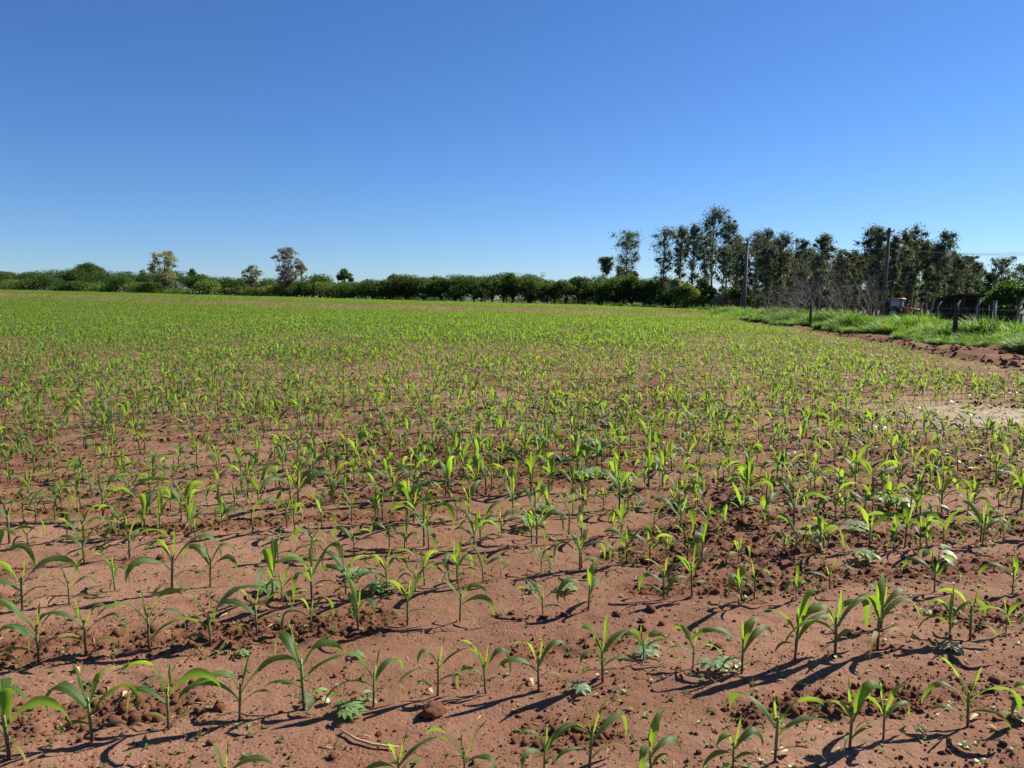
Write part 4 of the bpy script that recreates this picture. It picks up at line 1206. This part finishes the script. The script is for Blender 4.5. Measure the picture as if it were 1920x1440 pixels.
post_part(lone, (0, 0, 0), float(tp[2] - g), .15, 'concrete', name='shaft'); MB().box((0, 0, float(tp[2] - g) * 1.0 + .03), (.19, .19, .06)).build('cap', M['concrete'], lone)
tp = pt(1916, 590, 29); g = float(ground_z(tp[0], 29))
lone = empty('concrete_post', (float(tp[0]), 29, g)); tag(lone, 'short thick grey post at the right picture edge', 'post', 'single concrete posts')
post_part(lone, (0, 0, 0), float(tp[2] - g), .10, 'concrete', name='shaft'); MB().box((0, 0, float(tp[2] - g) + .02), (.12, .12, .04)).build('cap', M['concrete'], lone)

WP = [(1794, 569, 26.5, .15, 0.0, 'dark thick wooden post standing in the tall grass in front of the fence'), (1521, 571, 42, .14, 0.01, 'dark wooden post at the grass edge below the dry thicket'),
      (1443, 570, 58, .14, 0.04, 'dark leaning wooden post left of the dry thicket'), (1436, 572, 60, .11, -0.16, 'thin slanting wooden post beside the dark leaning one'),
      (1610, 580, 47, .11, 0.10, 'short dark post in the grass right of the dry thicket'), (1565, 572, 44, .07, 0.30, 'thin stake slanting to the right below the dry thicket')]
for wx, wt, Y, w_, ln, lb in WP:
    tp = pt(wx, wt, Y); g = float(ground_z(tp[0], Y)); H = float(tp[2] - g)
    t = empty('wooden_post', (float(tp[0]) - ln * H, Y, g)); tag(t, lb, 'post', 'wooden posts in the grass')
    r_ = np.random.default_rng(int(wx)); n_ = 7
    MB().tube([(ln * H * i / (n_ - 1) + r_.normal(0, .006), r_.normal(0, .006), H * i / (n_ - 1) - (.2 if i == 0 else 0)) for i in range(n_)],
              [w_ / 2 * r_.uniform(.88, 1.1) for _ in range(n_)], 9).build('shaft', M['wood'], t, True)
    MB().tube([(ln * H * .72, -w_ * .53, H * .72), (ln * H * .72, -w_ * .75, H * .72)], .012, 5).build('wire_staple', M['wire'], t)

# ------------------------------------------------------------------ power poles and line
def power_pole(px_top, y_top, px_bot, Y, w0, w1, mat, label, arm, brace):
    tp = pt(px_top, y_top, Y); bt = pt(px_bot, 585, Y); g = float(ground_z(bt[0], Y)); H = float(tp[2] - g)
    t = empty('power_pole', (float(bt[0]), Y, g)); tag(t, label, 'power pole')
    lx = float(tp[0] - bt[0])
    MB().tube([(0, 0, -.2), (lx * .5, 0, H * .5), (lx, 0, H)], [w0 / 2, (w0 + w1) / 4, w1 / 2], 10 if mat == 'pole' else 4).build('shaft', M[mat], t, mat == 'pole')
    if brace:
        MB().tube([(-.42, .1, -.2), (lx * .45 - .16, .05, H * .42), (lx * .62, 0.02, H * .60)], [.15, .12, .08], 6).build('strut', M[mat], t, True)
    aw = arm
    ah = H - .35
    MB().box((lx * .96, -w1 / 2 - .06, ah), (aw, .1, .12)).build('crossarm', M['wood'], t)
    tips = []
    for k in (-.46, 0, .46):
        q = (lx * .96 + k * aw, -w1 / 2 - .06, ah + .06)
        MB().lathe(q, (0, 0, 1), [(0, .015), (.05, .02), (.06, .06), (.10, .055), (.11, .035), (.15, .05), (.19, .02), (.195, .001)], 10).build('insulator', M['ceramic'], t, True)
        tips.append(np.array([bt[0] + q[0], Y + q[1], g + q[2] + .19]))
    for sg in (-1, 1):
        MB().tube([(lx * .95 + sg * aw * .3, -w1 / 2 - .03, ah - .04), (lx * .93 + sg * .03, -w1 / 2, ah - .55)], .018, 5).build('arm_brace', M['wire'], t)
    return tips
t1 = power_pole(1402, 452, 1394, 85, .44, .25, 'pole_concrete', 'brown-grey concrete power pole with strut and crossarm at the left side of the grove', 1.75, True)
t2 = power_pole(1668, 427, 1654, 76, .42, .30, 'pole', 'tall dark brown wooden power pole leaning slightly in front of the grove', 0.8, False)
for j in range(3):
    end = pt(2060, 462 + 5 * j, 66 - j)
    for A, B, lb in ((t1[j], t2[j] - [0, 0, 1.9], 'thin power cable strung between the two power poles through the grove, %s of three' % ['nearest', 'middle', 'farthest'][j]),
                     (t2[j] - [0, 0, 1.9], end, 'thin dark power cable against the sky at the right edge, %s of three' % ['highest', 'middle', 'lowest'][j])):
        P = [A + (B - A) * q - np.array([0, 0, .5 * math.sin(math.pi * q)]) for q in np.linspace(0, 1, 14)]
        tag(MB().tube([tuple(p) for p in P], .017 if j == 1 else .009, 5).build('power_cable', M['cable'], None, True), lb, 'cable', 'power cables between the poles')

# ------------------------------------------------------------------ tractor
def build_tractor():
    Y = 78.0
    c = pt(1682, 585, Y); gz = float(ground_z(c[0], Y))
    t = empty('tractor', (float(c[0]), Y, gz), math.radians(-38)); tag(t, 'orange farm tractor with glazed cab parked behind the tall grass', 'tractor')
    s = float((pt(1682, 559, Y)[2] - gz) / 2.55); t.scale = (s, s, s)
    # local: forward +x, length 3.6, rear axle at x=-0.2
    MB().hexa([(.55, -.33, .85), (2.25, -.28, .85), (2.25, .28, .85), (.55, .33, .85), (.55, -.31, 1.62), (2.2, -.24, 1.36), (2.2, .24, 1.36), (.55, .31, 1.62)]).build('hood', M['orange'], t)
    MB().box((1.5, 0, .72), (1.7, .4, .3)).build('chassis', M['black'], t)
    MB().box((2.27, 0, 1.1), (.05, .42, .42)).build('grille', M['black'], t)
    for sg in (-1, 1): MB().lathe((2.29, sg * .17, 1.22), (1, 0, 0), [(0, .07), (.03, .07), (.035, .001)], 10).build('headlight', M['rim'], t)
    MB().box((-.1, 0, .95), (1.25, 1.0, .5)).build('cab_floor', M['black'], t)
    for x_ in (-.68, .5):
        for sg in (-1, 1): MB().box((x_, sg * .68, 1.76), (.08, .08, 1.32)).build('cab_pillar', M['black'], t)
    mb = MB(); mb.hexa([(-.86, -.82, 2.42), (.74, -.82, 2.42), (.74, .82, 2.42), (-.86, .82, 2.42), (-.72, -.68, 2.55), (.56, -.68, 2.55), (.56, .68, 2.55), (-.72, .68, 2.55)]); mb.build('cab_roof', M['orange'], t)
    for sg in (-1, 1): MB().box((-.09, sg * .68, 1.82), (1.08, .015, 1.16)).build('side_window', M['glass'], t)
    MB().box((.5, 0, 1.95), (.015, 1.26, .92)).build('windscreen', M['glass'], t); MB().box((-.68, 0, 1.9), (.015, 1.26, 1.0)).build('rear_window', M['glass'], t)
    MB().box((-.3, 0, 1.35), (.45, .45, .12)).box((-.52, 0, 1.65), (.1, .42, .55)).build('seat', M['black'], t)
    MB().lathe((.22, 0, 1.62), (-.5, 0, 1), [(0, .17), (.02, .19), (.04, .17)], 14).build('steering_wheel', M['black'], t)
    MB().tube([(1.25, -.2, 1.45), (1.25, -.2, 2.15), (1.18, -.2, 2.3)], .04, 8).build('exhaust_pipe', M['black'], t, True)
    for x_, R_, w_ in ((-.2, .80, .45), (1.95, .50, .30)):
        for sg in (-1, 1):
            y0 = sg * (.72 if x_ < 0 else .62)
            wmb = MB(); wmb.lathe((x_, y0 - w_ / 2, R_), (0, 1, 0), [(0, R_ * .55), (.02, R_ * .9), (.08, R_), (w_ - .08, R_), (w_ - .02, R_ * .9), (w_, R_ * .55)], 28)
            wh = wmb.build('wheel', M['rubber'], t)
            lug = MB()
            for k in range(22):
                a = 2 * math.pi * k / 22
                lug.box((x_ + math.cos(a) * R_, y0 + (.25 * w_ if k % 2 else -.25 * w_), R_ + math.sin(a) * R_), (.07, w_ * .5, .06), Matrix.Rotation(-a + math.pi / 2, 3, 'Y'))
            lug.build('tread', M['rubber'], wh)
            MB().lathe((x_, y0 - w_ * .3, R_), (0, 1, 0), [(0, .001), (0, R_ * .56), (w_ * .6, R_ * .56), (w_ * .6, .001)], 20).build('rim', M['rim'], wh)
    for sg in (-1, 1):
        mb = MB(); b_ = []
        for k in range(7):
            a = math.radians(10 + 25 * k)
            mb.V += [(-.2 + math.cos(a) * .88, sg * .49, .8 + math.sin(a) * .88), (-.2 + math.cos(a) * .88, sg * .95, .8 + math.sin(a) * .88),
                     (-.2 + math.cos(a) * .92, sg * .49, .8 + math.sin(a) * .92), (-.2 + math.cos(a) * .92, sg * .95, .8 + math.sin(a) * .92)]
        for k in range(6):
            o_ = k * 4
            mb.F4 += [[o_, o_ + 1, o_ + 5, o_ + 4], [o_ + 2, o_ + 6, o_ + 7, o_ + 3], [o_, o_ + 4, o_ + 6, o_ + 2], [o_ + 1, o_ + 3, o_ + 7, o_ + 5]]
        mb.build('mudguard', M['orange'], t)
build_tractor()

# ------------------------------------------------------------------ open shed
def build_shed():
    Y = 82.0
    l, r_ = pt(1806, 551, Y), pt(1908, 549, Y); g = float(ground_z((l[0] + r_[0]) / 2, Y))
    t = empty('open_shed', (float(l[0]), Y, g)); tag(t, 'dark open-sided shed with a low rusty roof beside the umbrella-shaped tree', 'shed')
    W = float(r_[0] - l[0]); H = float(l[2] - g); D = 5.0
    n = 18
    for k in range(n):                                    # roof sheets, each lapped over the next
        x0, x1 = -.5 + (W + .8) * k / n, -.5 + (W + .8) * (k + 1) / n - .015
        z = .012 * (k % 2)
        MB().hexa([(x0, -.5, H - .04 + z), (x1, -.5, H - .04 + z), (x1, D, H - .55 + z), (x0, D, H - .55 + z), (x0, -.5, H + z), (x1, -.5, H + z), (x1, D, H - .51 + z), (x0, D, H - .51 + z)]).build('roof_sheet', M['roof'], t)
    for k in range(5):
        for y_, h_ in ((-.2, H - .07), (D - .2, H - .53)):
            MB().tube([(W * k / 4, y_, -.2), (W * k / 4, y_, h_)], .09, 8).build('post', M['wood'], t, True)
    MB().box((W / 2, -.3, H - .14), (W + .3, .08, .12)).build('beam', M['wood'], t)
    nb = 16
    for k in range(nb):
        MB().box((W * (k + .5) / nb, D - .35, (H - .55) / 2), (W / nb - .03, .03, H - .55)).build('wall_board', M['wood'], t)
    for k in range(10):
        MB().box((W + .02, (k + .5) * (D - .4) / 10, H * .45), (.03, (D - .4) / 10 - .03, H * .9)).build('wall_board', M['wood'], t)
build_shed()
bpy.context.view_layer.update()
